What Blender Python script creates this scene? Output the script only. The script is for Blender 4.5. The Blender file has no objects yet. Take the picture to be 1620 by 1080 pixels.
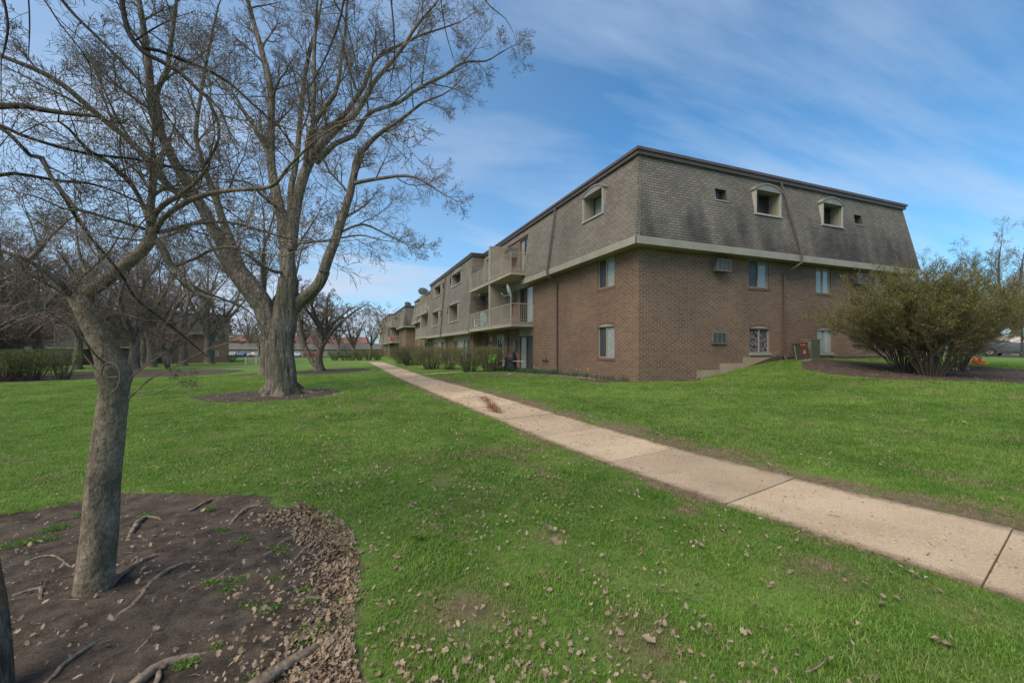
import bpy, math, random
import numpy as np
from mathutils import Vector, Matrix
from math import sin, cos, pi, radians, sqrt, atan
C = bpy.context.scene
col = C.collection
random.seed(7)
# ---------------------------------------------------------------- camera, sky, sun, exposure
FPX = 657.0; HY = 550.5; EYE = 1.5; YAW = atan(260/657)
cd = bpy.data.cameras.new('camera'); cam = bpy.data.objects.new('camera', cd); col.objects.link(cam)
cam.location = (0, 0, EYE); cam.rotation_euler = (pi/2, 0, -YAW)
cd.sensor_width = 36; cd.lens = FPX/1620*36; cd.shift_y = 10.5/1620
cd.clip_start = .05; cd.clip_end = 2000
C.camera = cam
SUN_EL = radians(50); SUN_AZ = radians(-118)          # azimuth measured clockwise from +Y
w = bpy.data.worlds.new('World'); C.world = w; w.use_nodes = True
nt = w.node_tree; N = nt.nodes; Lk = nt.links; N.clear()
sky = N.new('ShaderNodeTexSky'); sky.sky_type = 'NISHITA'; sky.sun_disc = False
sky.sun_elevation = SUN_EL; sky.sun_rotation = SUN_AZ; sky.air_density = 1.0; sky.dust_density = .6; sky.ozone_density = 2.2
tc = N.new('ShaderNodeTexCoord'); sep = N.new('ShaderNodeSeparateXYZ'); Lk.new(tc.outputs['Generated'], sep.inputs[0])
zz = N.new('ShaderNodeMath'); zz.operation = 'ADD'; zz.inputs[1].default_value = .16; Lk.new(sep.outputs[2], zz.inputs[0])
dx = N.new('ShaderNodeMath'); dx.operation = 'DIVIDE'; Lk.new(sep.outputs[0], dx.inputs[0]); Lk.new(zz.outputs[0], dx.inputs[1])
dy = N.new('ShaderNodeMath'); dy.operation = 'DIVIDE'; Lk.new(sep.outputs[1], dy.inputs[0]); Lk.new(zz.outputs[0], dy.inputs[1])
cmb = N.new('ShaderNodeCombineXYZ'); Lk.new(dx.outputs[0], cmb.inputs[0]); Lk.new(dy.outputs[0], cmb.inputs[1])
mp = N.new('ShaderNodeMapping'); mp.inputs['Rotation'].default_value = (0, 0, radians(24)); mp.inputs['Scale'].default_value = (.42, 1.15, 1)
Lk.new(cmb.outputs[0], mp.inputs[0])
n1 = N.new('ShaderNodeTexNoise'); n1.inputs['Scale'].default_value = .75; n1.inputs['Detail'].default_value = 7; n1.inputs['Roughness'].default_value = .55; n1.inputs['Distortion'].default_value = .5
Lk.new(mp.outputs[0], n1.inputs[0])
cr = N.new('ShaderNodeValToRGB'); cr.color_ramp.elements[0].position = .46; cr.color_ramp.elements[1].position = .68
cr.color_ramp.elements[0].color = (0, 0, 0, 1); cr.color_ramp.elements[1].color = (.85, .85, .85, 1)
Lk.new(n1.outputs[0], cr.inputs[0])
# more cloud low in the sky and to the left of the view
lf = N.new('ShaderNodeMapRange'); lf.inputs[1].default_value = .55; lf.inputs[2].default_value = -.55; lf.inputs[3].default_value = 0.02; lf.inputs[4].default_value = .52
Lk.new(sep.outputs[0], lf.inputs[0])
hz = N.new('ShaderNodeMapRange'); hz.inputs[1].default_value = .42; hz.inputs[2].default_value = 0; hz.inputs[3].default_value = 0; hz.inputs[4].default_value = .24
Lk.new(sep.outputs[2], hz.inputs[0])
ad = N.new('ShaderNodeMath'); ad.operation = 'ADD'; Lk.new(lf.outputs[0], ad.inputs[0]); Lk.new(hz.outputs[0], ad.inputs[1])
ad2 = N.new('ShaderNodeMath'); ad2.operation = 'ADD'; ad2.use_clamp = True; Lk.new(ad.outputs[0], ad2.inputs[0]); Lk.new(cr.outputs[0], ad2.inputs[1])
n2 = N.new('ShaderNodeTexNoise'); n2.inputs['Scale'].default_value = .5; n2.inputs['Detail'].default_value = 4; Lk.new(mp.outputs[0], n2.inputs[0])
cc = N.new('ShaderNodeMixRGB'); cc.inputs[1].default_value = (2.7, 3.5, 4.8, 1); cc.inputs[2].default_value = (4.5, 5.3, 6.3, 1); Lk.new(n2.outputs[0], cc.inputs[0])
tint = N.new('ShaderNodeMixRGB'); tint.blend_type = 'MULTIPLY'; tint.inputs[0].default_value = 1; tint.inputs[2].default_value = (.45, .92, 1.12, 1)
Lk.new(sky.outputs[0], tint.inputs[1])
mx = N.new('ShaderNodeMixRGB'); Lk.new(ad2.outputs[0], mx.inputs[0]); Lk.new(tint.outputs[0], mx.inputs[1]); Lk.new(cc.outputs[0], mx.inputs[2])
bg = N.new('ShaderNodeBackground'); bg.inputs[1].default_value = .105; Lk.new(mx.outputs[0], bg.inputs[0])
wo = N.new('ShaderNodeOutputWorld'); Lk.new(bg.outputs[0], wo.inputs[0])
sl = bpy.data.lights.new('sun', 'SUN'); sl.energy = 2.5; sl.angle = radians(45); sl.color = (1, .86, .68)
so = bpy.data.objects.new('sun', sl); col.objects.link(so)
sd = Vector((sin(SUN_AZ)*cos(SUN_EL), cos(SUN_AZ)*cos(SUN_EL), sin(SUN_EL)))
so.rotation_euler = sd.to_track_quat('Z', 'Y').to_euler()
C.view_settings.view_transform = 'Standard'; C.view_settings.look = 'None'; C.view_settings.gamma = 1
C.view_settings.exposure = .65
C.cycles.max_bounces = 5; C.cycles.diffuse_bounces = 3; C.cycles.transparent_max_bounces = 8

# ---------------------------------------------------------------- survey helpers
FW = (sin(YAW), cos(YAW)); RT = (cos(YAW), -sin(YAW))
def at(px, py, Z):                                     # a surveyed bearing at depth Z, in metres
    u = (px-810)/FPX
    return Vector((Z*(FW[0]+u*RT[0]), Z*(FW[1]+u*RT[1]), EYE-(py-HY)*Z/FPX))
def depth(x, y): return x*FW[0]+y*FW[1]
CP = [(0,0,0),(2,2,0),(-2,3,0),(3,5,.02),(-5,5,-.1),(-2,15.3,0),(9.3,11.8,.27),(9,22,.25),(8,31,.22),(8,48,.1),(8,66,-.03),(9,70,-.05),
      (12.45,12,.33),(14.6,12,.62),(17.3,12,.97),(21.7,12,.98),(28,12,1.0),(19.5,8.8,.68),(14.8,6,.5),(9.1,2.9,.14),(47,15.8,.86),(60,30,.9),(30,6,.8),(60,-10,.6),
      (-1.8,31,-.02),(-2,45,-.1),(30,-30,.2),(-50,-50,-.3),(200,100,1),(-150,50,-1.5),(0,300,-1),(0,60,-.4),(0,125,-1),(-60,140,-1.1),(120,-60,.5),(0,-100,0),(150,250,0)]
for p in (at(60,602,22.7), at(362,573,75), at(70,573,75), at(230,577,60)): CP.append((p.x, p.y, p.z))
cp = np.array(CP); K = np.sqrt(((cp[:,None,:2]-cp[None,:,:2])**2).sum(-1)+9.)
WT = np.linalg.solve(K+np.eye(len(cp))*.05, cp[:,2])
def gzn(x, y):
    x = np.asarray(x, float); y = np.asarray(y, float); s = np.zeros_like(x)
    for (a, b, _), k in zip(CP, WT): s = s+k*np.sqrt((x-a)**2+(y-b)**2+9.)
    return s
def gz(x, y): return float(gzn(x, y))
def hit(px, py):                                       # ground point under a surveyed bearing
    z = 0.
    for _ in range(25):
        p = at(px, py, (EYE-z)*FPX/(py-HY)); z = .5*z+.5*gz(p.x, p.y)
    p.z = gz(p.x, p.y); return p
def vnoise(x, y, s, seed=0):                           # smooth value noise, numpy
    x = np.asarray(x, float)/s+seed*17.3; y = np.asarray(y, float)/s+seed*5.1
    xi = np.floor(x); yi = np.floor(y); fx = x-xi; fy = y-yi; fx = fx*fx*(3-2*fx); fy = fy*fy*(3-2*fy)
    def h(a, b):
        v = np.sin(a*127.1+b*311.7)*43758.5453; return v-np.floor(v)
    return (h(xi,yi)*(1-fx)+h(xi+1,yi)*fx)*(1-fy)+(h(xi,yi+1)*(1-fx)+h(xi+1,yi+1)*fx)*fy

# ---------------------------------------------------------------- objects and naming
def tag(o, label=None, cat=None, group=None, kind=None):
    if label: o['label'] = label
    if cat: o['category'] = cat
    if group: o['group'] = group
    if kind: o['kind'] = kind
    return o
def empty(name, loc, label, cat, group=None, rz=0):
    o = bpy.data.objects.new(name, None); col.objects.link(o); o.location = loc; o.rotation_euler = (0, 0, rz)
    o.empty_display_size = .2
    return tag(o, label, cat, group)
def mkobj(name, V, F, mats, parent=None, uv=None, smooth=False, mi=None, world=True):
    me = bpy.data.meshes.new(name); me.from_pydata([tuple(v) for v in V], [], F)
    if not isinstance(mats, (list, tuple)): mats = [mats]
    for m in mats: me.materials.append(m)
    if uv is not None:
        l = me.uv_layers.new(name='UVMap'); l.data.foreach_set('uv', np.array(uv, dtype=np.float32).ravel())
    if mi: me.polygons.foreach_set('material_index', mi)
    if smooth: me.polygons.foreach_set('use_smooth', [True]*len(F))
    me.update()
    o = bpy.data.objects.new(name, me); col.objects.link(o)
    if parent:
        o.parent = parent
    return o
def copy_tree(o, parent=None):
    c = o.copy(); col.objects.link(c)
    if parent: c.parent = parent; c.matrix_parent_inverse = o.matrix_parent_inverse
    for ch in [q for q in o.children]: copy_tree(ch, c)
    return c
class MB:
    """collects faces in a frame: s along the wall, d out of the wall, z up"""
    def __init__(s, O=(0,0,0), S=(1,0,0), D=(0,-1,0)):
        s.V = []; s.F = []; s.UV = []; s.O = Vector(O); s.S = Vector(S); s.D = Vector(D); s.Z = Vector((0,0,1)); s.MI = []; s.m = 0
    def P(s, a, d, z): return s.O+s.S*a+s.D*d+s.Z*z
    def face(s, pts, uv=None):
        i = len(s.V); s.V += [Vector(p) for p in pts]; s.F.append(tuple(range(i, i+len(pts)))); s.MI.append(s.m)
        if uv is None:
            p = [Vector(q) for q in pts]; n = Vector((0,0,0))
            for k in range(len(p)): n += (p[k]-p[0]).cross(p[(k+1) % len(p)]-p[0])
            n = n.normalized() if n.length > 0 else Vector((0,0,1))
            if abs(n.z) > .8: uv = [(q.x, q.y) for q in p]
            else:
                t = Vector((-n.y, n.x, 0)); t.normalize()
                if abs(t.x) >= abs(t.y): t = t if t.x > 0 else -t
                else: t = t if t.y > 0 else -t
                uv = [(q.dot(t), q.z/max(.3, sqrt(1-n.z*n.z))) for q in p]
        s.UV += uv
    def quad(s, pts, uv=None): s.face([s.P(*p) for p in pts], uv)
    def box(s, s0, s1, d0, d1, z0, z1, sk=(0,0)):      # sk: outward skew of the top (mansard batter)
        a = [s.P(*p) for p in ((s0,d0,z0),(s1,d0,z0),(s1,d1,z0),(s0,d1,z0),(s0,d0+sk[0],z1),(s1,d0+sk[0],z1),(s1,d1+sk[1],z1),(s0,d1+sk[1],z1))]
        for f in ((0,1,2,3),(4,7,6,5),(0,4,5,1),(1,5,6,2),(2,6,7,3),(3,7,4,0)): s.face([a[k] for k in f])
    def prism(s, poly, axis, a, b):                    # poly in the two other frame axes, extruded from a to b
        def pt(q, t): return s.P(*( (t,q[0],q[1]) if axis == 's' else (q[0],t,q[1]) if axis == 'd' else (q[0],q[1],t)))
        n = len(poly); A = [pt(q, a) for q in poly]; B = [pt(q, b) for q in poly]
        s.face(A[::-1]); s.face(B)
        for k in range(n): s.face([A[k], A[(k+1) % n], B[(k+1) % n], B[k]])
    def tube(s, pts, r, n=6, cap=True):
        pts = [Vector(p) for p in pts]; R = r if isinstance(r, (list, tuple)) else [r]*len(pts)
        tube(s, pts, R, n, cap)
    def build(s, name, mats, parent=None, smooth=False):
        return mkobj(name, s.V, s.F, mats, parent, s.UV, smooth, s.MI)
def tube(mb, pts, R, n=6, cap=False, ridge=None):
    t = (pts[1]-pts[0]).normalized(); u = t.orthogonal().normalized(); base = len(mb.V); m = len(pts); vl = 0.
    for i, p in enumerate(pts):
        if i:
            vl += (pts[i]-pts[i-1]).length
            nt_ = (pts[min(i+1, m-1)]-pts[i-1])
            if nt_.length > 1e-9: t = nt_.normalized()
            u = (u-t*u.dot(t)); u = u.normalized() if u.length > 1e-6 else t.orthogonal().normalized()
        v = t.cross(u)
        for k in range(n):
            a = 2*pi*k/n; rr = R[i]*(ridge(i, a, p) if ridge else 1)
            mb.V.append(p+u*(rr*cos(a))+v*(rr*sin(a)))
    for i in range(m-1):
        for k in range(n):
            a = base+i*n+k; b = base+i*n+(k+1) % n
            mb.F.append((a, b, b+n, a+n)); mb.MI.append(mb.m)
            if hasattr(mb, 'UV') and mb.UV is not None: mb.UV += [(0,0),(0,0),(0,0),(0,0)]
    if cap:
        mb.F.append(tuple(base+k for k in range(n))[::-1]); mb.F.append(tuple(base+(m-1)*n+k for k in range(n))); mb.MI += [mb.m, mb.m]
        if mb.UV is not None: mb.UV += [(0,0)]*(2*n)
class TM:                                              # light tube collector for trees
    def __init__(s): s.V = []; s.F = []; s.MI = []; s.m = 0; s.UV = None
    def build(s, name, mats, parent=None, smooth=True):
        return mkobj(name, s.V, s.F, mats, parent, None, smooth, s.MI)

# ---------------------------------------------------------------- materials
def mat(name): 
    m = bpy.data.materials.new(name); m.use_nodes = True; n = m.node_tree
    return m, n.nodes, n.links, n.nodes['Principled BSDF']
def rgb(h):
    return tuple(((int(h[i:i+2], 16)/255+.055)/1.055)**2.4 if int(h[i:i+2], 16) > 10 else int(h[i:i+2], 16)/255/12.92 for i in (0, 2, 4))+(1,)
def noisy(name, c1, c2, scale=3, rough=.8, bump=0, bscale=None, detail=5, stretch=None, spec=.3, c3=None, metal=0, coord='Object', s3=.3):
    m, n, l, b = mat(name); t = n.new('ShaderNodeTexCoord'); v = t.outputs[coord]
    if stretch:
        g = n.new('ShaderNodeMapping'); g.inputs['Scale'].default_value = stretch; l.new(v, g.inputs[0]); v = g.outputs[0]
    x = n.new('ShaderNodeTexNoise'); x.inputs['Scale'].default_value = scale; x.inputs['Detail'].default_value = detail; x.inputs['Roughness'].default_value = .65; l.new(v, x.inputs[0])
    r = n.new('ShaderNodeValToRGB'); r.color_ramp.elements[0].position = .32; r.color_ramp.elements[1].position = .68
    r.color_ramp.elements[0].color = (*c1[:3], 1); r.color_ramp.elements[1].color = (*c2[:3], 1); l.new(x.outputs[0], r.inputs[0]); o = r.outputs[0]
    if c3:
        y = n.new('ShaderNodeTexNoise'); y.inputs['Scale'].default_value = scale*s3; y.inputs['Detail'].default_value = 3; l.new(t.outputs[coord], y.inputs[0])
        q = n.new('ShaderNodeMapRange'); q.inputs[1].default_value = .52; q.inputs[2].default_value = .68; l.new(y.outputs[0], q.inputs[0])
        k = n.new('ShaderNodeMixRGB'); k.inputs[2].default_value = (*c3[:3], 1); l.new(q.outputs[0], k.inputs[0]); l.new(o, k.inputs[1]); o = k.outputs[0]
    if 'bark' in name or name == 'weathered_wood':
        fs = n.new('ShaderNodeMapping'); fs.inputs['Scale'].default_value = (1,1,.45) if name != 'weathered_wood' else (1,1,.12); l.new(t.outputs[coord], fs.inputs[0])
        fn = n.new('ShaderNodeTexNoise'); fn.inputs['Scale'].default_value = 75 if 'smooth' in name or 'wood' in name else 26; fn.inputs['Detail'].default_value = 6; fn.inputs['Roughness'].default_value = .75; l.new(fs.outputs[0], fn.inputs[0])
        fr_ = n.new('ShaderNodeMapRange'); fr_.inputs[1].default_value = .36; fr_.inputs[2].default_value = .62; fr_.inputs[3].default_value = .5; fr_.inputs[4].default_value = 1.2; l.new(fn.outputs[0], fr_.inputs[0])
        fm_ = n.new('ShaderNodeMixRGB'); fm_.blend_type = 'MULTIPLY'; fm_.inputs[0].default_value = 1; l.new(o, fm_.inputs[1]); l.new(fr_.outputs[0], fm_.inputs[2]); o = fm_.outputs[0]
    l.new(o, b.inputs['Base Color']); b.inputs['Roughness'].default_value = rough; b.inputs['Specular IOR Level'].default_value = spec; b.inputs['Metallic'].default_value = metal
    if bump:
        bt = n.new('ShaderNodeTexNoise'); bt.inputs['Scale'].default_value = bscale or scale*3; bt.inputs['Detail'].default_value = 6; l.new(v, bt.inputs[0])
        bn = n.new('ShaderNodeBump'); bn.inputs['Strength'].default_value = 1; bn.inputs['Distance'].default_value = bump; l.new(bt.outputs[0], bn.inputs['Height']); l.new(bn.outputs[0], b.inputs['Normal'])
    return m
def brickmat(name, ca, cb, cm, bw, rh, ms, bump, stain=None, rough=.85, dark=None):
    m, n, l, b = mat(name); t = n.new('ShaderNodeTexCoord')
    x = n.new('ShaderNodeTexBrick'); x.inputs['Scale'].default_value = 1; x.inputs['Brick Width'].default_value = bw; x.inputs['Row Height'].default_value = rh
    x.inputs['Mortar Size'].default_value = ms; x.inputs['Mortar Smooth'].default_value = .25; x.inputs['Color1'].default_value = ca; x.inputs['Color2'].default_value = cb; x.inputs['Mortar'].default_value = cm
    x.inputs['Bias'].default_value = -.15
    l.new(t.outputs['UV'], x.inputs['Vector'])
    # second brick layer of the same size picks a few odd darker or redder units
    y = n.new('ShaderNodeTexBrick'); 
    for k in ('Scale', 'Brick Width', 'Row Height', 'Mortar Size'): y.inputs[k].default_value = x.inputs[k].default_value
    y.inputs['Bias'].default_value = -.72; y.inputs['Color1'].default_value = (0,0,0,1); y.inputs['Color2'].default_value = (1,1,1,1); y.inputs['Mortar'].default_value = (0,0,0,1)
    ofs = n.new('ShaderNodeMapping'); ofs.inputs['Location'].default_value = (bw*40, rh*60, 0); l.new(t.outputs['UV'], ofs.inputs[0]); l.new(ofs.outputs[0], y.inputs['Vector'])
    k = n.new('ShaderNodeMixRGB'); k.blend_type = 'MULTIPLY'; k.inputs[2].default_value = dark or (.5,.48,.5,1); l.new(y.outputs['Color'], k.inputs[0]); l.new(x.outputs['Color'], k.inputs[1])
    z = n.new('ShaderNodeTexNoise'); z.inputs['Scale'].default_value = .5; z.inputs['Detail'].default_value = 6; l.new(t.outputs['UV'], z.inputs[0])
    mr = n.new('ShaderNodeMapRange'); mr.inputs[1].default_value = .3; mr.inputs[2].default_value = .7; mr.inputs[3].default_value = .84; mr.inputs[4].default_value = 1.14; l.new(z.outputs[0], mr.inputs[0])
    h = n.new('ShaderNodeMixRGB'); h.blend_type = 'MULTIPLY'; h.inputs[0].default_value = 1; l.new(k.outputs[0], h.inputs[1]); l.new(mr.outputs[0], h.inputs[2]); o = h.outputs[0]
    if stain:
        sx = n.new('ShaderNodeMapping'); sx.inputs['Scale'].default_value = (.55, .16, 1); l.new(t.outputs['UV'], sx.inputs[0])
        s2 = n.new('ShaderNodeTexNoise'); s2.inputs['Scale'].default_value = 1.6; s2.inputs['Detail'].default_value = 7; s2.inputs['Roughness'].default_value = .6; l.new(sx.outputs[0], s2.inputs[0])
        at_ = n.new('ShaderNodeAttribute'); at_.attribute_name = 'stain'
        sa = n.new('ShaderNodeMath'); sa.operation = 'MULTIPLY_ADD'; l.new(at_.outputs['Fac'], sa.inputs[0]); sa.inputs[1].default_value = .26; l.new(s2.outputs[0], sa.inputs[2])
        s3 = n.new('ShaderNodeMapRange'); s3.inputs[1].default_value = .56; s3.inputs[2].default_value = .82; s3.inputs[4].default_value = .85; l.new(sa.outputs[0], s3.inputs[0])
        j = n.new('ShaderNodeMixRGB'); j.blend_type = 'MULTIPLY'; j.inputs[2].default_value = stain; l.new(s3.outputs[0], j.inputs[0]); l.new(o, j.inputs[1]); o = j.outputs[0]
    l.new(o, b.inputs['Base Color']); b.inputs['Roughness'].default_value = rough; b.inputs['Specular IOR Level'].default_value = .2
    f = n.new('ShaderNodeTexNoise'); f.inputs['Scale'].default_value = 60; l.new(t.outputs['UV'], f.inputs[0])
    su = n.new('ShaderNodeMath'); su.operation = 'MULTIPLY_ADD'; l.new(x.outputs['Fac'], su.inputs[0]); su.inputs[1].default_value = -1; l.new(f.outputs[0], su.inputs[2])
    bn = n.new('ShaderNodeBump'); bn.inputs['Distance'].default_value = bump; l.new(su.outputs[0], bn.inputs['Height']); l.new(bn.outputs[0], b.inputs['Normal'])
    return m
M = {}
M['brick'] = brickmat('brown_brick', (.180,.108,.073,1), (.112,.068,.048,1), (.35,.27,.20,1), .26, .083, .0105, .006)
M['shingle'] = brickmat('asphalt_shingle', (.235,.208,.178,1), (.172,.154,.134,1), (.070,.062,.054,1), .28, .104, .0095, .014, stain=(.33,.33,.36,1), dark=(.7,.62,.58,1))
M['trim'] = noisy('cream_trim', (.27,.25,.205), (.34,.32,.26), 1.5, .6)
M['soffit'] = noisy('soffit_paint', (.27,.25,.195), (.32,.295,.23), 1, .7)
M['white_trim'] = noisy('dormer_trim', (.33,.32,.29), (.41,.40,.365), 2, .6)
M['hood'] = noisy('dormer_hood', (.21,.205,.19), (.28,.275,.255), 3, .6)
M['siding'] = brickmat('beige_siding', (.30,.27,.21,1), (.29,.26,.20,1), (.20,.18,.14,1), .2, 9, .006, .004, rough=.65, dark=(1,1,1,1))
M['slab'] = noisy('balcony_slab', (.31,.28,.22), (.37,.34,.27), 1.3, .75)
M['cap'] = noisy('brown_metal', (.085,.058,.047), (.115,.08,.066), 2, .45, spec=.5)
M['concrete_base'] = noisy('foundation_concrete', (.30,.22,.15), (.37,.28,.20), 2, .9, .004, 20)
M['tar'] = noisy('dark_parging', (.05,.045,.04), (.10,.085,.07), 5, .9, .006, 20)
M['metal_rail'] = noisy('painted_rail', (.33,.30,.25), (.40,.37,.31), 4, .5)
M['ac'] = noisy('ac_plastic', (.12,.115,.10), (.19,.18,.16), 6, .55)
M['acdark'] = noisy('ac_grille', (.03,.03,.03), (.07,.07,.07), 10, .6)
M['screen'] = noisy('window_screen', (.035,.037,.04), (.06,.062,.066), 2, .45, spec=.5)
def curtain(name, c):
    m, n, l, b = mat(name); t = n.new('ShaderNodeTexCoord'); x = n.new('ShaderNodeTexWave'); x.inputs['Scale'].default_value = 7; x.inputs['Distortion'].default_value = 2.5; x.inputs['Detail'].default_value = 2
    l.new(t.outputs['Object'], x.inputs[0]); r = n.new('ShaderNodeMixRGB'); r.inputs[1].default_value = (c[0]*.72, c[1]*.72, c[2]*.72, 1); r.inputs[2].default_value = (*c, 1); l.new(x.outputs[0], r.inputs[0]); l.new(r.outputs[0], b.inputs['Base Color'])
    b.inputs['Roughness'].default_value = .12; b.inputs['Specular IOR Level'].default_value = .7; return m
M['curtain'] = curtain('curtained_glass', (.27,.30,.27)); M['curtain2'] = curtain('pale_curtained_glass', (.36,.40,.38))
def flat(name, c, rough=.6, metal=0, spec=.4):
    m, n, l, b = mat(name); b.inputs['Base Color'].default_value = (*c[:3], 1); b.inputs['Roughness'].default_value = rough; b.inputs['Metallic'].default_value = metal; b.inputs['Specular IOR Level'].default_value = spec; return m
M['glass'] = flat('dark_glass', (.02,.025,.028), .05, spec=.9)
M['frame'] = noisy('window_frame', (.26,.24,.20), (.32,.30,.25), 5, .5)
M['dframe'] = noisy('bronze_frame', (.07,.06,.055), (.10,.09,.08), 5, .5)
M['lattice'] = noisy('door_iron', (.02,.02,.02), (.04,.035,.03), 5, .5)
M['lamp'] = flat('lamp_glass', (.42,.40,.33), .4)
M['galv'] = noisy('galvanised', (.34,.35,.35), (.46,.47,.47), 6, .5, metal=.0, spec=.4)
M['bark'] = noisy('grey_bark', (.075,.060,.048), (.31,.26,.21), 3.2, .95, .09, 4.5, stretch=(3.6,3.6,.6), c3=(.095,.098,.055), s3=.25)
M['bark2'] = noisy('smooth_bark', (.13,.10,.072), (.31,.25,.185), 8, .9, .02, 22, stretch=(1.4,1.4,.9), c3=(.085,.088,.050), s3=.28)
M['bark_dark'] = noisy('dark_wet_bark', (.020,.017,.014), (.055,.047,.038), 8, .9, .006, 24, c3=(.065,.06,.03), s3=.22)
M['twig'] = noisy('twig_bark', (.13,.10,.078), (.22,.18,.145), 3, .9)
M['twig_far'] = noisy('far_twig', (.155,.115,.09), (.235,.18,.145), .5, .95)
M['bud'] = noisy('leaf_bud', (.09,.052,.036), (.16,.10,.07), 9, .8)
M['root'] = noisy('root_bark', (.13,.098,.070), (.27,.215,.16), 14, .95, .008, 30)
M['weathered'] = noisy('weathered_wood', (.045,.037,.030), (.20,.165,.13), 9, .95, .03, 12, stretch=(3.5,3.5,.45), c3=(.17,.10,.055), s3=.5)
M['stone'] = noisy('field_stone', (.16,.14,.11), (.27,.24,.20), 7, .85, .004, 20)
# ---------------------------------------------------------------- beds (world ellipses and one polygon)
NEARBED = [hit(*q) for q in ((-140,835),(0,812),(90,792),(190,776),(300,776),(390,779),(440,791),(515,815),(548,842),(560,880),(556,950),(546,1000),(556,1085),(560,1200),(300,1260),(-100,1250),(-300,1000))]
def ell(px0, px1, py0, py1):
    a = hit((px0+px1)/2, py0); b = hit((px0+px1)/2, py1); m = (a+b)/2; l = hit(px0, (py0+py1)/2); r = hit(px1, (py0+py1)/2)
    ax = (r-l); ax.z = 0; rad = ax.length/2; d = ax.normalized(); c = (l+r)/2; h = abs((a-b).dot(Vector((-d.y, d.x, 0))))/2
    return (c.x, c.y, d.x, d.y, rad, max(h, .4))
BEDS = [ell(335,530,612,634), ell(462,575,583,592), ell(-120,165,590,607), ell(60,345,584,599), ell(388,432,588,594), ell(1288,1700,573,605), ell(1022,1112,596,603), ell(178,290,572,577)]
def sdf_poly(x, y, P):
    P = [(p.x, p.y) for p in P]; d = np.full(x.shape, 1e9); ins = np.zeros(x.shape, bool)
    for i in range(len(P)):
        ax, ay = P[i-1]; bx, by = P[i]; ex, ey = bx-ax, by-ay
        t = np.clip(((x-ax)*ex+(y-ay)*ey)/(ex*ex+ey*ey), 0, 1); d = np.minimum(d, np.hypot(x-ax-t*ex, y-ay-t*ey))
        c = ((ay > y) != (by > y)) & (x < (bx-ax)*(y-ay)/((by-ay) if by != ay else 1e-9)+ax); ins ^= c
    return np.where(ins, d, -d)
def bedmask(x, y):                                     # metres inside a bed (+) or outside (-)
    x = np.asarray(x, float); y = np.asarray(y, float)
    d = sdf_poly(x, y, NEARBED)+(vnoise(x, y, .35, 2)-.5)*.22+(vnoise(x, y, .1, 3)-.5)*.09
    for cx, cy, ux, uy, ra, rb in BEDS:
        p = (x-cx)*ux+(y-cy)*uy; q = -(x-cx)*uy+(y-cy)*ux
        e = (1-np.hypot(p/ra, q/rb))*min(ra, rb)+(vnoise(x, y, 1.1, 4)-.5)*.35+(vnoise(x, y, .3, 6)-.5)*.2; d = np.maximum(d, e)
    # planting strip against the long front of the near building
    e = np.minimum(np.minimum(x-8.15-.25*vnoise(x, y, 1.5, 5), 10-x), np.minimum(y-12.2, 28-y)); d = np.maximum(d, e)
    return d
# path edges, surveyed
PL = [hit(*q) for q in ((1570,943),(1370,883),(1130,798),(973,737),(905,717.6),(821,679.6),(761,651),(693,624),(633,599.4),(600,582),(583,574))]
PR = [hit(*q) for q in ((1620,852),(1380,797),(1200,748),(1000,694.5),(940,677),(845,645.6),(764,624),(712,607.5),(655,590),(622,578),(602,572.2))]
PLc = PL[:]
def resample(P, n):
    P = [Vector((p.x, p.y, 0)) for p in P]; s = [0]
    for a, b in zip(P, P[1:]): s.append(s[-1]+(b-a).length)
    out = []
    for i in range(n):
        t = s[-1]*i/(n-1); k = max(j for j in range(len(s)) if s[j] <= t+1e-6); k = min(k, len(P)-2)
        out.append(P[k].lerp(P[k+1], (t-s[k])/max(1e-6, s[k+1]-s[k])))
    return out
# one centreline, constant width 1.38
d0 = (PL[0]-PL[1]).normalized(); d1 = (PR[0]-PR[1]).normalized()
Lr = resample([PL[0]+d0*5]+PL, 60); Rr = resample([PR[0]+d1*5]+PR, 60)
CL = []
for p in Lr:
    q = min(resample(Rr, 200), key=lambda r: (r-p).length); CL.append((p+q)/2)
CL = resample(CL, 24)
for _ in range(2): CL = [CL[0]]+[(CL[i-1]+CL[i]*2+CL[i+1])/4 for i in range(1, len(CL)-1)]+[CL[-1]]
e = (CL[-1]-CL[-2]).normalized()
far = CL[-1]+e*3
CL = CL+[far, far+Vector((-2.5,3.5,0)), far+Vector((-6.5,4.2,0)), far+Vector((-14,3,0))]
CL = resample(CL, 160)
CLx = np.array([p.x for p in CL]); CLy = np.array([p.y for p in CL])
def pathdist(x, y):
    x = np.asarray(x, float); y = np.asarray(y, float); d = np.full(x.shape, 1e9)
    for i in range(len(CL)-1):
        ax, ay = CLx[i], CLy[i]; ex, ey = CLx[i+1]-ax, CLy[i+1]-ay; t = np.clip(((x-ax)*ex+(y-ay)*ey)/(ex*ex+ey*ey), 0, 1)
        d = np.minimum(d, np.hypot(x-ax-t*ex, y-ay-t*ey))
    return d
HW = .69
def bare(x, y, pd):                                    # worn strips beside the path, wider on the building side
    o = np.argsort(CLy); right = x > np.interp(y, CLy[o], CLx[o]); k = np.where(right, .42+.25*vnoise(x,y,1.7,24), .2)
    return np.clip(1.5-(pd-HW)/k, 0, 1)*np.clip(vnoise(x,y,.7,21)*2.4-.5+.35*right, 0, 1)*np.clip(.5+vnoise(x,y,.13,23), 0, 1)*(y < 20)
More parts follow.
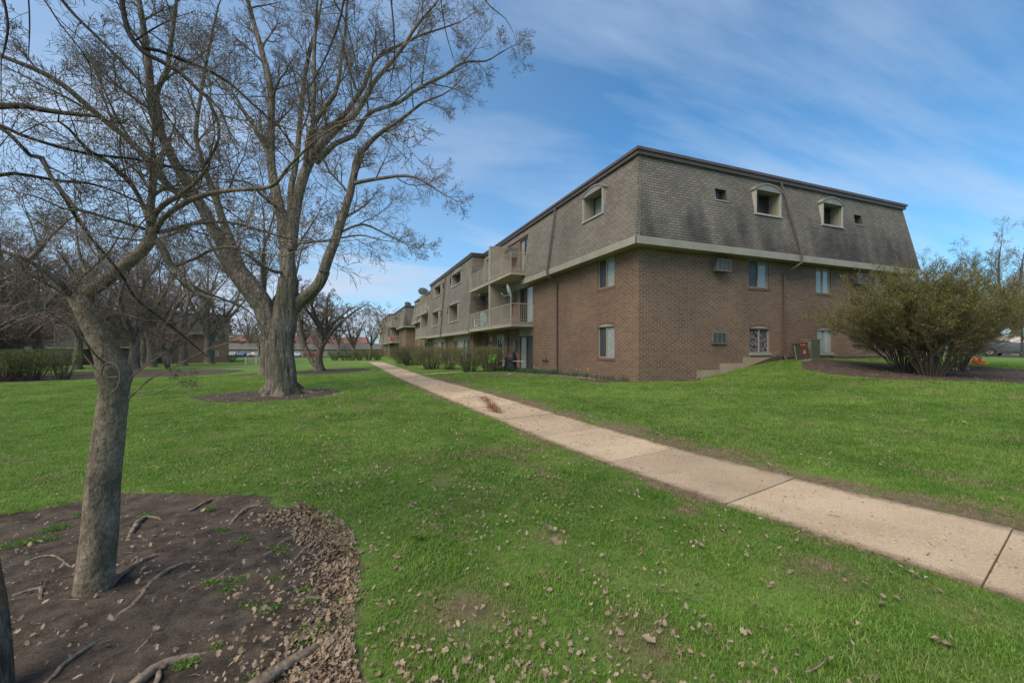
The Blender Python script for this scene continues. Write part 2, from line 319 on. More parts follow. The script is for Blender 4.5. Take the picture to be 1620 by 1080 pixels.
# ---------------------------------------------------------------- ground
def lines(segs):
    out = []
    for a, b, st in segs: out += list(np.arange(a, b-1e-9, st))
    return out+[segs[-1][1]]
gx = lines([(-700,-200,50),(-200,-60,10),(-60,-20,2),(-20,-5,.5),(-5,-2.6,.12),(-2.6,1.2,.035),(1.2,12,.13),(12,24,.4),(24,60,2),(60,200,10),(200,700,50)])
gy = lines([(-200,-40,20),(-40,-4,3),(-4,.4,.3),(.4,4.6,.035),(4.6,12,.13),(12,32,.35),(32,80,1.2),(80,200,8),(200,900,50)])
X, Y = np.meshgrid(gx, gy); Zg = gzn(X, Y)
bed = bedmask(X, Y); near = sdf_poly(X, Y, NEARBED)
pd = pathdist(X, Y)
Zg = Zg+np.where(near > -1, -.045*np.clip(bed/.1, 0, 1), 0)+np.where((near > -.5), (vnoise(X,Y,.3,9)-.5)*.016*np.clip(bed/.2,0,1)+(vnoise(X,Y,.09,8)-.5)*.014*np.clip(bed/.1,0,1), 0)
Zg += (vnoise(X, Y, 1.6, 11)-.5)*.05*np.clip((pd-.9)/1., 0, 1)*(np.abs(Y) < 80)
Zg -= .02*np.clip((HW+.02-pd)/.1, 0, 1)
ny, nx = X.shape
V = np.stack([X, Y, Zg], -1).reshape(-1, 3)
idx = np.arange(nx*ny).reshape(ny, nx)
Fq = np.stack([idx[:-1,:-1], idx[:-1,1:], idx[1:,1:], idx[1:,:-1]], -1).reshape(-1, 4)
dry = bare(X, Y, pd)
for px, py, r in ((1300,905,.28),(1090,808,.2),(1010,1010,.25),(870,850,.16),(745,960,.3),(1480,850,.0),(360,575,2.2),(700,760,.2),(1150,560,0),(1310,600,.6)):
    if r:
        q = hit(px, py); dry = np.maximum(dry, .8*np.clip(1.3-np.hypot(X-q.x, Y-q.y)/r, 0, 1)*np.clip(.3+vnoise(X,Y,.15,22),0,1))
gm, n, l, b = mat('lawn_and_soil')
gc = n.new('ShaderNodeNewGeometry'); ps = gc.outputs['Position']
def nz(scale, det=4, ro=.6):
    t = n.new('ShaderNodeTexNoise'); t.inputs['Scale'].default_value = scale; t.inputs['Detail'].default_value = det; t.inputs['Roughness'].default_value = ro; l.new(ps, t.inputs[0]); return t.outputs[0]
def rampm(inp, a, b_, ca, cb):
    r = n.new('ShaderNodeValToRGB'); r.color_ramp.elements[0].position = a; r.color_ramp.elements[1].position = b_; r.color_ramp.elements[0].color = (*ca, 1); r.color_ramp.elements[1].color = (*cb, 1); l.new(inp, r.inputs[0]); return r.outputs[0]
def mixc(f, a, b_, mode='MIX'):
    k = n.new('ShaderNodeMixRGB'); k.blend_type = mode
    for i, v in enumerate((f, a, b_)):
        if isinstance(v, (int, float)): k.inputs[i].default_value = v
        elif isinstance(v, tuple): k.inputs[i].default_value = (*v, 1)
        else: l.new(v, k.inputs[i])
    return k.outputs[0]
LAWN1 = (.076,.160,.024); LAWN2 = (.138,.242,.042); LAWN3 = (.21,.235,.085)
g1 = rampm(nz(.45, 5), .35, .68, LAWN1, LAWN2)
g2 = mixc(rampm(nz(2.6, 5), .4, .75, (0,0,0), (.5,.5,.5)), g1, LAWN3)
g2 = mixc(rampm(nz(8, 5, .7), .5, .72, (0,0,0), (.6,.6,.6)), g2, (.17,.15,.075))
g3 = mixc(1., g2, rampm(nz(28, 4, .75), .3, .7, (.62,.62,.6), (1.25,1.25,1.2)), 'MULTIPLY')
so_ = mixc(rampm(nz(7, 7, .7), .4, .62, (0,0,0), (1,1,1)), (.050,.040,.032), (.118,.092,.072))
so_ = mixc(rampm(nz(1.3, 4, .7), .5, .66, (0,0,0), (.55,.55,.55)), so_, (.12,.092,.07))
so_ = mixc(1., so_, rampm(nz(90, 6, .8), .35, .65, (.55,.55,.55), (1.4,1.4,1.4)), 'MULTIPLY')
at1 = n.new('ShaderNodeAttribute'); at1.attribute_name = 'bed'
ba = n.new('ShaderNodeMath'); ba.operation = 'MULTIPLY_ADD'; l.new(nz(6, 6, .7), ba.inputs[0]); ba.inputs[1].default_value = .16; l.new(at1.outputs['Fac'], ba.inputs[2])
bm = n.new('ShaderNodeMapRange'); bm.inputs[1].default_value = .06; bm.inputs[2].default_value = .11; l.new(ba.outputs[0], bm.inputs[0])
at2 = n.new('ShaderNodeAttribute'); at2.attribute_name = 'dry'
dm = n.new('ShaderNodeMath'); dm.operation = 'MULTIPLY'; dm.use_clamp = True; l.new(at2.outputs['Fac'], dm.inputs[0]); l.new(rampm(nz(14,5,.7), .3, .6, (.4,.4,.4), (1.2,1.2,1.2)), dm.inputs[1])
c_ = mixc(dm.outputs[0], g3, rampm(nz(22,4,.8), .35, .65, (.085,.058,.038), (.24,.18,.12)))
c_ = mixc(bm.outputs[0], c_, so_)
l.new(c_, b.inputs['Base Color']); b.inputs['Roughness'].default_value = .95; b.inputs['Specular IOR Level'].default_value = .12
bn = n.new('ShaderNodeBump'); bn.inputs['Distance'].default_value = .02; bn.inputs['Strength'].default_value = .8; l.new(nz(38, 7, .75), bn.inputs['Height']); l.new(bn.outputs[0], b.inputs['Normal'])
gme = bpy.data.meshes.new('ground'); gme.from_pydata(V.tolist(), [], Fq.tolist()); gme.materials.append(gm)
for nm, arr in (('bed', bed), ('dry', dry)):
    a_ = gme.attributes.new(nm, 'FLOAT', 'POINT'); a_.data.foreach_set('value', np.clip(arr, -5, 5).astype(np.float32).ravel())
gme.polygons.foreach_set('use_smooth', [True]*len(gme.polygons))
go = bpy.data.objects.new('ground', gme); col.objects.link(go); tag(go, kind='structure')

# path: concrete slabs with joints
M['path'] = None
pm, n, l, b = mat('worn_concrete'); gc = n.new('ShaderNodeNewGeometry'); ps = gc.outputs['Position']
pc = rampm(nz(1.1, 5), .35, .7, (.40,.295,.19), (.55,.43,.29))
pc = mixc(1., pc, rampm(nz(55, 5, .8), .32, .66, (.72,.70,.68), (1.16,1.15,1.13)), 'MULTIPLY')
pc = mixc(rampm(nz(2.2, 6, .7), .55, .75, (0,0,0), (.5,.5,.5)), pc, (.25,.18,.125))
vo = n.new('ShaderNodeTexVoronoi'); vo.inputs['Scale'].default_value = 60; l.new(ps, vo.inputs[0])
pc = mixc(rampm(vo.outputs['Distance'], .1, .25, (.7,.7,.7), (0,0,0)), pc, (.22,.16,.11))
vo2 = n.new('ShaderNodeTexVoronoi'); vo2.inputs['Scale'].default_value = 47; l.new(ps, vo2.inputs[0])
pc = mixc(rampm(vo2.outputs['Distance'], .12, .26, (.6,.6,.6), (0,0,0)), pc, (.70,.62,.48))
ta = n.new('ShaderNodeAttribute'); ta.attribute_name = 'tone'; tr_ = n.new('ShaderNodeMapRange'); tr_.inputs[3].default_value = .80; tr_.inputs[4].default_value = 1.08; l.new(ta.outputs['Fac'], tr_.inputs[0]); pc = mixc(1., pc, tr_.outputs[0], 'MULTIPLY')
ea = n.new('ShaderNodeAttribute'); ea.attribute_name = 'edge'; em = n.new('ShaderNodeMath'); em.operation = 'MULTIPLY_ADD'; l.new(nz(5, 7, .75), em.inputs[0]); em.inputs[1].default_value = .55; l.new(ea.outputs['Fac'], em.inputs[2])
pc = mixc(rampm(em.outputs[0], .5, .75, (0,0,0), (1,1,1)) if 0 else mixc(1., (1,1,1), (1,1,1)), pc, pc) if 0 else pc
mr3 = n.new('ShaderNodeMapRange'); mr3.inputs[1].default_value = 1.10; mr3.inputs[2].default_value = 1.32; mr3.inputs[4].default_value = .85; l.new(em.outputs[0], mr3.inputs[0]); pc = mixc(mr3.outputs[0], pc, (.10,.07,.045))
l.new(pc, b.inputs['Base Color']); b.inputs['Roughness'].default_value = .9
bn = n.new('ShaderNodeBump'); bn.inputs['Distance'].default_value = .006; l.new(nz(70, 5, .8), bn.inputs['Height']); l.new(bn.outputs[0], b.inputs['Normal'])
M['path'] = pm
def ribbon(name, CLN, hw, m, lift=.018, joint=1.5, wob=.02):
    mb = MB(); s = 0; L = [0]
    for a, c in zip(CLN, CLN[1:]): L.append(L[-1]+(c-a).length)
    tot = L[-1]; ph = min(range(len(CLN)), key=lambda j: (CLN[j].x-4.16)**2+(CLN[j].y-1.365)**2); ph = (L[ph] % 1.6) if name == 'path' else 0; bs_ = [0]+[ph+1.6*k for k in range(int(tot/1.6)+2) if .2 < ph+1.6*k < tot-.2]+[tot]; nslab = len(bs_)-1
    def P(t):
        k = max(j for j in range(len(L)) if L[j] <= t+1e-6); k = min(k, len(CLN)-2); p = CLN[k].lerp(CLN[k+1], (t-L[k])/(L[k+1]-L[k])); k2 = min(max(k,1), len(CLN)-2)
        d = (CLN[k2+1]-CLN[k2-1]).normalized(); return p, Vector((-d.y, d.x, 0))
    for i in range(nslab):
        t0 = bs_[i]+.0045; t1 = bs_[i+1]-.0045; rows = []
        tilt = random.uniform(-.006, .006)
        for q in range(5):
            t = t0+(t1-t0)*q/4; p, nn = P(t); row = []
            for k in range(7):
                o = -hw+2*hw*k/6; e = p+nn*(o+(random.uniform(-wob, wob) if k in (0, 6) and 0 < q < 4 else 0)); row.append(Vector((e.x, e.y, gz(e.x, e.y)+lift+tilt*(q-2)/2)))
            rows.append([r_ - Vector((0,0,.05)) if 0 else r_ for r_ in row])
        for q in range(4):
            for k in range(6): mb.face([rows[q][k], rows[q+1][k], rows[q+1][k+1], rows[q][k+1]][::-1])
        dn = Vector((0,0,-.08))
        for q in range(4):
            for k, fl in ((0, 0), (6, 1)):
                f = [rows[q][k], rows[q+1][k], rows[q+1][k]+dn, rows[q][k]+dn]; mb.face(f if not fl else f[::-1])
        for q in (0, 4):
            for k in range(6): mb.face([rows[q][k], rows[q][k+1], rows[q][k+1]+dn, rows[q][k]+dn])
    o = mb.build(name, m); tag(o, kind='structure')
    fc = len(mb.F)//nslab; tn = []; ed = []
    for i in range(nslab):
        r_ = random.random(); tn += [r_]*(fc*4)
    co = np.array([v[:] for v in mb.V]); D_ = np.full(len(co), 9.)
    for i in range(len(CLN)-1):
        ax, ay = CLN[i].x, CLN[i].y; ex, ey = CLN[i+1].x-ax, CLN[i+1].y-ay; t = np.clip(((co[:,0]-ax)*ex+(co[:,1]-ay)*ey)/(ex*ex+ey*ey), 0, 1); D_ = np.minimum(D_, np.hypot(co[:,0]-ax-t*ex, co[:,1]-ay-t*ey))
    for nm, arr in (('tone', np.array(tn)), ('edge', D_/hw)): a_ = o.data.attributes.new(nm, 'FLOAT', 'POINT'); a_.data.foreach_set('value', arr.astype(np.float32))
    return o
ribbon('path', CL, HW, M['path'])
sp = [hit(*q) for q in ((672,592.5),(700,590),(735,588),(755,585.5))]
ribbon('side_path', resample(sp, 12), .35, M['path'], .014)
# ---------------------------------------------------------------- apartment building
def panel(mb, s0, s1, z0, z1, holes, dof, h0=None, h1=None, dz=None):
    """wall or mansard skin with rectangular openings; dof(z) is how far out the skin lies"""
    ss = sorted({s0, s1}|{v for h in holes for v in h[:2] if s0 < v < s1}); zs = sorted({z0, z1}|{v for h in holes for v in h[2:] if z0 < v < z1})
    if dz:
        zz_ = [zs[0]]
        for a, c in zip(zs, zs[1:]):
            k = max(1, int((c-a)/dz)); zz_ += [a+(c-a)*(i+1)/k for i in range(k)]
        zs = zz_
        s_ = [ss[0]]
        for a, c in zip(ss, ss[1:]):
            k = max(1, int((c-a)/1.5)); s_ += [a+(c-a)*(i+1)/k for i in range(k)]
        ss = s_
    def sx(s, z):
        if s == s0 and h0: return s0-h0(z)
        if s == s1 and h1: return s1+h1(z)
        return s
    for a, c in zip(ss, ss[1:]):
        for e, f in zip(zs, zs[1:]):
            if any(h[0]-1e-6 <= (a+c)/2 <= h[1]+1e-6 and h[2]-1e-6 <= (e+f)/2 <= h[3]+1e-6 for h in holes): continue
            mb.quad([(sx(a,e),dof(e),e),(sx(c,e),dof(e),e),(sx(c,f),dof(f),f),(sx(a,f),dof(f),f)])
def reveal(mb, h, d, dep):
    s0, s1, z0, z1 = h
    mb.quad([(s0,d,z0),(s0,d-dep,z0),(s0,d-dep,z1),(s0,d,z1)]); mb.quad([(s1,d,z0),(s1,d,z1),(s1,d-dep,z1),(s1,d-dep,z0)])
    mb.quad([(s0,d,z1),(s0,d-dep,z1),(s1,d-dep,z1),(s1,d,z1)]); mb.quad([(s0,d,z0),(s1,d,z0),(s1,d-dep,z0),(s0,d-dep,z0)])
def window(fr, par, h, d, panes=('screen','curtain'), fm='frame', arch=0, name='window', fw=.045, mid=True, sillm=None):
    s0, s1, z0, z1 = h; mb = MB(*fr)
    mb.box(s0,s1,d-.05,d,z0,z0+fw); mb.box(s0,s1,d-.05,d,z1-fw,z1); mb.box(s0,s0+fw,d-.05,d-.002,z0+fw,z1-fw); mb.box(s1-fw,s1,d-.05,d-.002,z0+fw,z1-fw)
    sm = (s0+s1)/2
    if mid: mb.box(sm-fw*.6,sm+fw*.6,d-.048,d+.012,z0+fw,z1-fw)
    o = mb.build(name, M[fm], par)
    n_ = len(panes)
    for k, p in enumerate(panes):
        a = s0+fw*.6+(s1-s0-fw*1.2)*k/n_; b_ = s0+fw*.6+(s1-s0-fw*1.2)*(k+1)/n_
        q = MB(*fr); q.box(a,b_,d-.045-.012*k,d-.03-.012*k,z0+fw*.5,z1-fw*.5); q.build('pane', M[p], o)
    return o
def dormer(fr, par, s0, s1, z0, z1, arch, out, panes=('glass','curtain'), rec=.55):
    dfr = out(z0)+.015; mb = MB(*fr); t = .075
    mb.m = 0
    mb.box(s0,s0+t,dfr-.04,dfr+.03,z0,z1); mb.box(s1-t,s1,dfr-.04,dfr+.03,z0,z1); mb.box(s0-.03,s1+.03,dfr-.05,dfr+.05,z0-.07,z0)
    nA = 12; top = [(s0-.05+(s1-s0+.1)*i/nA, z1+arch*sin(pi*i/nA)**.75) for i in range(nA+1)]
    poly = [(s0-.05,z1-.06)]+[(s0-.05,z1)]+top[1:-1]+[(s1+.05,z1),(s1+.05,z1-.06)]
    mb.prism([(a,z) for a,z in poly], 'd', 0, 0) if 0 else None
    mb.m = 2; f0 = [mb.P(a,dfr+.035,z) for a,z in poly]; mb.face(f0)
    for (a,z),(c,e) in zip(poly, poly[1:]):            # arched hood running back into the slope
        mb.face([mb.P(a,dfr+.05,z), mb.P(c,dfr+.05,e), mb.P(c,min(dfr,out(e))-.03,e), mb.P(a,min(dfr,out(z))-.03,z)])
    mb.face([mb.P(poly[0][0],dfr+.05,z1-.06), mb.P(poly[-1][0],dfr+.05,z1-.06), mb.P(poly[-1][0],out(z1)-.05,z1-.06), mb.P(poly[0][0],out(z1)-.05,z1-.06)])
    for i in range(len(top)-1):                        # raised rim on the arch
        (a,z),(c,e) = top[i], top[i+1]; mb.face([mb.P(a,dfr+.06,z), mb.P(c,dfr+.06,e), mb.P(c,dfr+.06,e-.05), mb.P(a,dfr+.06,z-.05)]); mb.face([mb.P(a,dfr+.06,z), mb.P(c,dfr+.06,e), mb.P(c,dfr+.03,e), mb.P(a,dfr+.03,z)])
    mb.m = 0
    for s in (s0+.002, s1-.002):                       # outer cheeks
        mb.face([mb.P(s,dfr,z0), mb.P(s,dfr,z1), mb.P(s,out(z1)-.02,z1)])
    dw = dfr-rec
    mb.m = 1
    mb.quad([(s0+t,dfr-.03,z0),(s0+t,dw,z0),(s0+t,dw,z1),(s0+t,dfr-.03,z1)]); mb.quad([(s1-t,dfr-.03,z0),(s1-t,dfr-.03,z1),(s1-t,dw,z1),(s1-t,dw,z0)])
    mb.quad([(s0+t,dfr,z1-.003),(s0+t,dw,z1-.003),(s1-t,dw,z1-.003),(s1-t,dfr,z1-.003)]); mb.quad([(s0+t,dfr,z0+.003),(s1-t,dfr,z0+.003),(s1-t,dw,z0+.003),(s0+t,dw,z0+.003)])
    o = mb.build('dormer', [M['white_trim'], M['siding'], M['hood']], par)
    window(fr, o, (s0+t,s1-t,z0+.004,z1-.004), dw+.06, panes, 'dframe', name='window') if 0 else None
    w_ = MB(*fr); a, c = s0+t, s1-t; e, f = z0+.01, z1-.01
    w_.box(a,c,dw,dw+.05,e,e+.05); w_.box(a,c,dw,dw+.05,f-.05,f); w_.box(a,a+.05,dw,dw+.048,e+.05,f-.05); w_.box(c-.05,c,dw,dw+.048,e+.05,f-.05); w_.box((a+c)/2-.025,(a+c)/2+.025,dw,dw+.06,e+.05,f-.05)
    w_.m = 1; w_.box(a+.03,(a+c)/2,dw+.012,dw+.024,e+.03,f-.03); w_.m = 2; w_.box((a+c)/2,c-.03,dw+.002,dw+.012,e+.03,f-.03)
    w_.build('window', [M['dframe'], M[panes[0]], M[panes[1]]], o)
    return o
def smallwin(fr, par, s0, s1, z0, z1, out):
    mb = MB(*fr); d = out(z1)-.16
    mb.box(s0,s1,d-.03,d,z0,z0+.03); mb.box(s0,s1,d-.03,d,z1-.03,z1); mb.box(s0,s0+.03,d-.03,d,z0+.03,z1-.03); mb.box(s1-.03,s1,d-.03,d,z0+.03,z1-.03); mb.box((s0+s1)/2-.015,(s0+s1)/2+.015,d-.03,d,z0+.03,z1-.03)
    for s in (s0, s1): mb.face([mb.P(s,d-.03,z0), mb.P(s,out(z0),z0), mb.P(s,out(z1),z1), mb.P(s,d-.03,z1)])
    mb.quad([(s0,d-.03,z1),(s1,d-.03,z1),(s1,out(z1),z1),(s0,out(z1),z1)])
    mb.m = 2; mb.box(s0-.05,s1+.05,d-.03,out(z0)+.03,z0-.05,z0-.002)
    mb.m = 1; mb.box(s0+.01,s1-.01,d-.04,d-.02,z0+.01,z1-.01)
    mb.build('small_window', [M['dframe'], M['glass'], M['soffit']], par)
def aircon(fr, par, s0, s1, z0, z1, d0, d1, cover='ac'):
    mb = MB(*fr); mb.box(s0,s1,d0-.05,d1,z0,z1); mb.box(s0-.015,s1+.015,d1-.03,d1+.012,z1-.03,z1+.012); mb.box(s0-.015,s1+.015,d1-.03,d1+.012,z0-.012,z0+.03)
    mb.box(s0-.015,s0+.02,d1-.03,d1+.011,z0+.03,z1-.03); mb.box(s1-.02,s1+.015,d1-.03,d1+.011,z0+.03,z1-.03)
    for k in (1, 2): x = s0+(s1-s0)*k/3; mb.box(x-.012,x+.012,d1,d1+.01,z0+.03,z1-.03)
    o = mb.build('air_conditioner', M[cover], par)
    g = MB(*fr); k = 0; z = z0+.045
    g.box(s0+.02,s1-.02,d1-.002,d1+.002,z0+.03,z1-.03)
    g.m = 1
    while z < z1-.04: g.box(s0+.02,s1-.02,d1+.002,d1+.006,z,z+.008); z += .025
    g.build('grille', [M['acdark'], M[cover]], o)
def spout(fr, par, pts, foot=True, rect=.045):
    mb = MB(*fr); P = [mb.P(*p) for p in pts]; mb.tube(P, rect, 8)
    for p in P[1:-1]: pass
    for i, (a, c) in enumerate(zip(P, P[1:])):
        L = (c-a).length
        if L > 1.5:
            k = int(L/1.6)
            for j in range(1, k+1): q = a.lerp(c, j/(k+1)); mb.tube([q-Vector((0,0,.02)), q+Vector((0,0,.02))], rect*1.18, 8)
    mb.build('downspout', M['cap'], par)
def balcony(fr, par, s0, s1, d0, d1, z0, z1, part, ends=(True, True), open_sides=(True, True), part_top=None):
    mb = MB(*fr); mb.box(s0,s1,d0,d1,z0,z1-.05); mb.box(s0-.02,s1+.02,d0,d1+.025,z1-.05,z1)
    o = mb.build('balcony', M['slab'], par)
    r = MB(*fr); rt = z1+1.0
    def rail(a, b_):
        (sa,da),(sb,db) = a, b_; L = sqrt((sb-sa)**2+(db-da)**2); n_ = int(L/.115)
        A = r.P(sa,da,rt); B = r.P(sb,db,rt); r.tube([A,B], .022, 6); dn = Vector((0,0,-.9)); r.tube([A+dn,B+dn], .014, 4)
        for k in range(n_+1):
            q = A.lerp(B, k/n_); big = k % 14 == 0 or k == n_
            r.tube([q, q+Vector((0,0,-1.0 if big else -.9))], .02 if big else .0085, 4)
    i = .04
    rail((s0+i,d1-i),(s1-i,d1-i))
    if ends[0]: rail((s0+i,d0+.02),(s0+i,d1-i))
    if ends[1]: rail((s1-i,d0+.02),(s1-i,d1-i))
    r.build('railing', M['metal_rail'], o)
    q = MB(*fr); zt = part_top
    q.box(part-.05,part+.05,0,d1-.12,z1,zt); q.m = 1; q.box(part-.06,part+.06,d1-.12,d1-.03,z1,zt+.03); q.box(part-.06,part+.06,.0,d1-.12,zt,zt+.05)
    q.build('partition', [M['siding'], M['white_trim']], o)
    return o
def build_apartment(name, loc, label):
    root = empty(name, loc, label, 'apartment building')
    LFr = ((0,0,0),(0,1,0),(-1,0,0)); RFr = ((0,0,0),(1,0,0),(0,-1,0)); LEN = 53.4; WID = 16.33; TOP = 8.5; EV = 5.4
    out = lambda z: .5*(TOP-z)/(TOP-EV)
    # walls
    wb = MB(*LFr); w1 = (1.46,2.64,3.96,5.17); w0 = (1.46,2.64,1.1,2.40)
    def mir(h): return (LEN-h[1], LEN-h[0])+tuple(h[2:])
    bays = [(9.2,11.15,.22,2.2),(13.9,15.3,.22,2.42),(9.25,11.1,2.98,5.08),(9.75,11.1,5.84,8.0),(15.4,17.3,2.98,5.08),(15.5,17.0,5.84,8.0)]
    holes = [w1, w0]+bays; holes = holes+[mir(h) for h in holes]
    panel(wb, 0, LEN, -.6, EV-.2, [h for h in holes if h[2] < 5.2], lambda z: 0)
    for a, c in ((9.2,17.9),(35.5,44.2)): panel(wb, a, c, EV-.2, 8.15, [h for h in holes if h[2] > 5.3], lambda z: 0)
    for h in holes: reveal(wb, h, 0, .12)
    # projecting lower wall of the middle section
    B0, B1, BD = 18.6, 34.8, .77
    bw = [(19.5,21.3,.55,2.15),(23.1,24.7,.55,2.15)]; bw += [mir(h) for h in bw]
    panel(wb, B0, B1, -.6, 2.62, bw, lambda z: BD)
    for h in bw: reveal(wb, h, BD, .12)
    wb.quad([(B0,0,-.6),(B0,0,2.62),(B0,BD,2.62),(B0,BD,-.6)]); wb.quad([(B1,0,-.6),(B1,0,2.62),(B1,BD,2.62),(B1,BD,-.6)])
    # soldier courses over arched windows
    wr = MB(*RFr)
    rw1 = [(5.55,6.71,4.0,5.15),(9.71,10.76,3.97,5.12)]; rw0 = [(5.59,6.77,1.3,2.34),(9.8,10.85,1.28,2.34)]; rw2 = [(13.6,14.65,3.97,5.12)]
    rh = rw1+rw0+rw2
    panel(wr, 0, WID, -.6, EV-.2, rh, lambda z: 0)
    for h in rh: reveal(wr, h, 0, .12)
    for X_ in (wr,):
        X_.face([Vector((WID,0,-.6)),Vector((WID,LEN,-.6)),Vector((WID,LEN,EV-.2)),Vector((WID,0,EV-.2))]); X_.face([Vector((0,LEN,-.6)),Vector((WID,LEN,-.6)),Vector((WID,LEN,EV-.2)),Vector((0,LEN,EV-.2))])
    for k in range(len(wr.F)): wb.F.append(tuple(i+len(wb.V) for i in wr.F[k])); wb.MI.append(0)
    wb.V += wr.V; wb.UV += wr.UV
    wb.build('wall', M['brick'], root)
    # rowlock sills and arched heads, 3 mm proud
    sb = MB(*LFr); rr = M['rowlock']
    def rowlock(fr, h, arch):
        q = MB(*fr); s0, s1, z0, z1 = h
        if arch: 
            nA = 16
            for i in range(nA):
                a0 = i/nA; a1 = (i+.86)/nA
                za = z1-.02+.09*sin(pi*a0); zc = z1-.02+.09*sin(pi*a1); A = s0-.06+(s1-s0+.12)*a0; B = s0-.06+(s1-s0+.12)*a1
                q.face([q.P(A,.008,za+.01),q.P(B,.008,zc+.01),q.P(B,.008,zc+.10),q.P(A,.008,za+.10)])
            q.m = 1; n_ = 10; P_ = [(s0+(s1-s0)*i/n_, z1-.015+.085*sin(pi*i/n_)) for i in range(n_+1)]
            q.face([q.P(a,.004,z) for a,z in P_]+[q.P(s1,.004,z1-.03),q.P(s0,.004,z1-.03)])
            q.build('arched_lintel', [rr, M['trim']], root)
        else:
            n_ = 15
            for i in range(n_): a = s0-.05+(s1-s0+.1)*i/n_; q.box(a,a+(s1-s0+.1)/n_*.86,-.02,.022,z0-.105,z0-.005)
            q.build('window_sill', rr, root)
    rowlock(LFr, w0, True); rowlock(LFr, w0, False); rowlock(LFr, w1, False)
    for h in rw1: rowlock(RFr, h, False)
    for h in rw0:
        rowlock(RFr, h, True); q = MB(*RFr); q.box(h[0]-.04,h[1]+.06,-.05,.05,h[2]-.1,h[2]); q.build('window_sill', M['trim'], root)
    # windows
    window(LFr, root, w1, -.05, ('curtain2','screen')); window(LFr, root, w0, -.05, ('curtain2','screen'))
    for h, p in zip(rw1+rw0+rw2, (('screen','curtain'),('curtain','curtain2'),('leaded','leaded'),('curtain','curtain2'),('screen','curtain'))): window(RFr, root, h, -.05, p)
    for h in (mir(w1), mir(w0)): window(LFr, root, h, -.05, ('curtain','screen'))
    for k, h in enumerate(bw): window(LFr, root, h, BD-.04, ('curtain','screen') if k % 2 else ('screen','curtain2'))
    q = MB(*LFr)
    for a, c in ((19.4,24.8),(LEN-24.8,LEN-19.4)):
        q = MB(*LFr); q.box(a,c,BD-.02,BD+.03,2.16,2.61); q.build('siding_panel', M['trim'], root); q = MB(*LFr); q.box(21.3 if a < 25 else LEN-23.1, 23.1 if a < 25 else LEN-21.3, BD-.02, BD+.025, .5, 2.158); q.build('siding_panel', M['trim'], root)
    # sliding doors
    for h, p in (((9.2,11.15,.22,2.2),('screen','curtain2')),((9.25,11.1,2.98,5.08),('curtain2','glass')),((9.75,11.1,5.84,8.0),('glass','curtain')),((15.4,17.3,2.98,5.08),('glass','curtain')),((15.5,17.0,5.84,8.0),('curtain','glass'))):
        for hh in (h, mir(h)): window(LFr, root, hh, -.04, p, 'dframe', name='sliding_door', fw=.055)
    for s in (0, 1):
        h = (13.9,15.3,.22,2.42); h = mir(h) if s else h
        q = MB(*LFr); a, c = h[0], h[1]
        q.box(a,a+.3,-.06,-.01,h[2],2.1); q.box(c-.12,c,-.06,-.01,h[2],2.1); q.box(a,c,-.06,.0,2.1,2.42)
        fo = q.build('entrance_door', M['trim'], root)
        q = MB(*LFr); q.box(a+.3,c-.12,-.09,-.06,h[2],2.1); q.m = 1
        x0, x1 = a+.34, c-.16
        for i in range(9):
            z = h[2]+.1+i*.205
            for sg in (1,-1): A = q.P(x0 if sg > 0 else x1,-.04,z); Bp = q.P(x1 if sg > 0 else x0,-.04,z+.205); q.tube([A,Bp], .012, 4)
        for x in (x0, x1, (x0+x1)/2): q.box(x-.015,x+.015,-.055,-.03,h[2],2.09)
        q.build('security_grille', [M['glass'], M['lattice']], fo)
    # mansard skins
    zb, zt = 2.82, 8.5; outB = lambda z: 1.40-.46*(z-zb)/(zt-zb)
    dl = [(1.82-.0,3.36,6.95,8.0)]; dB = [(21.0,24.4,6.95,8.0),(29.0,32.4,6.95,8.0),(21.1,24.5,3.8,5.3),(28.9,32.3,3.8,5.3)]
    smB = [(24.85,25.45,7.3,7.95),(27.95,28.55,7.3,7.95),(24.95,25.5,4.55,5.2),(27.9,28.45,4.55,5.2)]
    cut = [(9.65,17.5,EV,8.1)]; cutm = mir(cut[0])
    ms = MB(*LFr)
    panel(ms, 0, LEN, EV, TOP, [(h[0]+.02,h[1]-.02,h[2],h[3]) for h in dl+[mir(h) for h in dl]]+cut+[cutm]+[(18.3,35.1,EV,TOP)], out, out, out, dz=.4)
    panel(ms, 17.75, 35.65, zb, TOP, [(h[0]+.02,h[1]-.02,h[2],h[3]) for h in dB]+smB, outB, lambda z: -.45*(z-zb)/(zt-zb), lambda z: -.45*(z-zb)/(zt-zb), dz=1.)
    for s in (0, 1):                                   # shingled returns of the middle section
        f = (lambda v: LEN-v) if s else (lambda v: v)
        n_ = 6
        for i in range(n_):
            z0_ = zb+(zt-zb)*i/n_; z1_ = zb+(zt-zb)*(i+1)/n_; sk = lambda z: 17.75+.45*(z-zb)/(zt-zb)
            ms.quad([(f(sk(z0_)),-.1,z0_),(f(sk(z0_)),outB(z0_),z0_),(f(sk(z1_)),outB(z1_),z1_),(f(sk(z1_)),-.1,z1_)])
    ms.m = 1                                           # jambs and header of the third floor loggias
    for c_ in (cut[0], cutm):
        for s in (c_[0], c_[1]): ms.quad([(s,0,EV),(s,out(EV),EV),(s,out(8.1),8.1),(s,0,8.1)])
        ms.quad([(c_[0],0,8.1),(c_[0],out(8.1)+.0,8.1),(c_[1],out(8.1),8.1),(c_[1],0,8.1)])
    ms.m = 0
    mr_ = MB(*RFr); dR = [(5.56,7.07,6.98,7.98),(9.70,11.12,6.98,7.98)]; smR = [(3.54,4.13,7.27,7.73),(12.16,12.75,7.27,7.73)]
    panel(mr_, 0, WID, EV, TOP, [(h[0]+.02,h[1]-.02,h[2],h[3]) for h in dR]+smR, out, out, out, dz=.4)
    nR = len(ms.V)
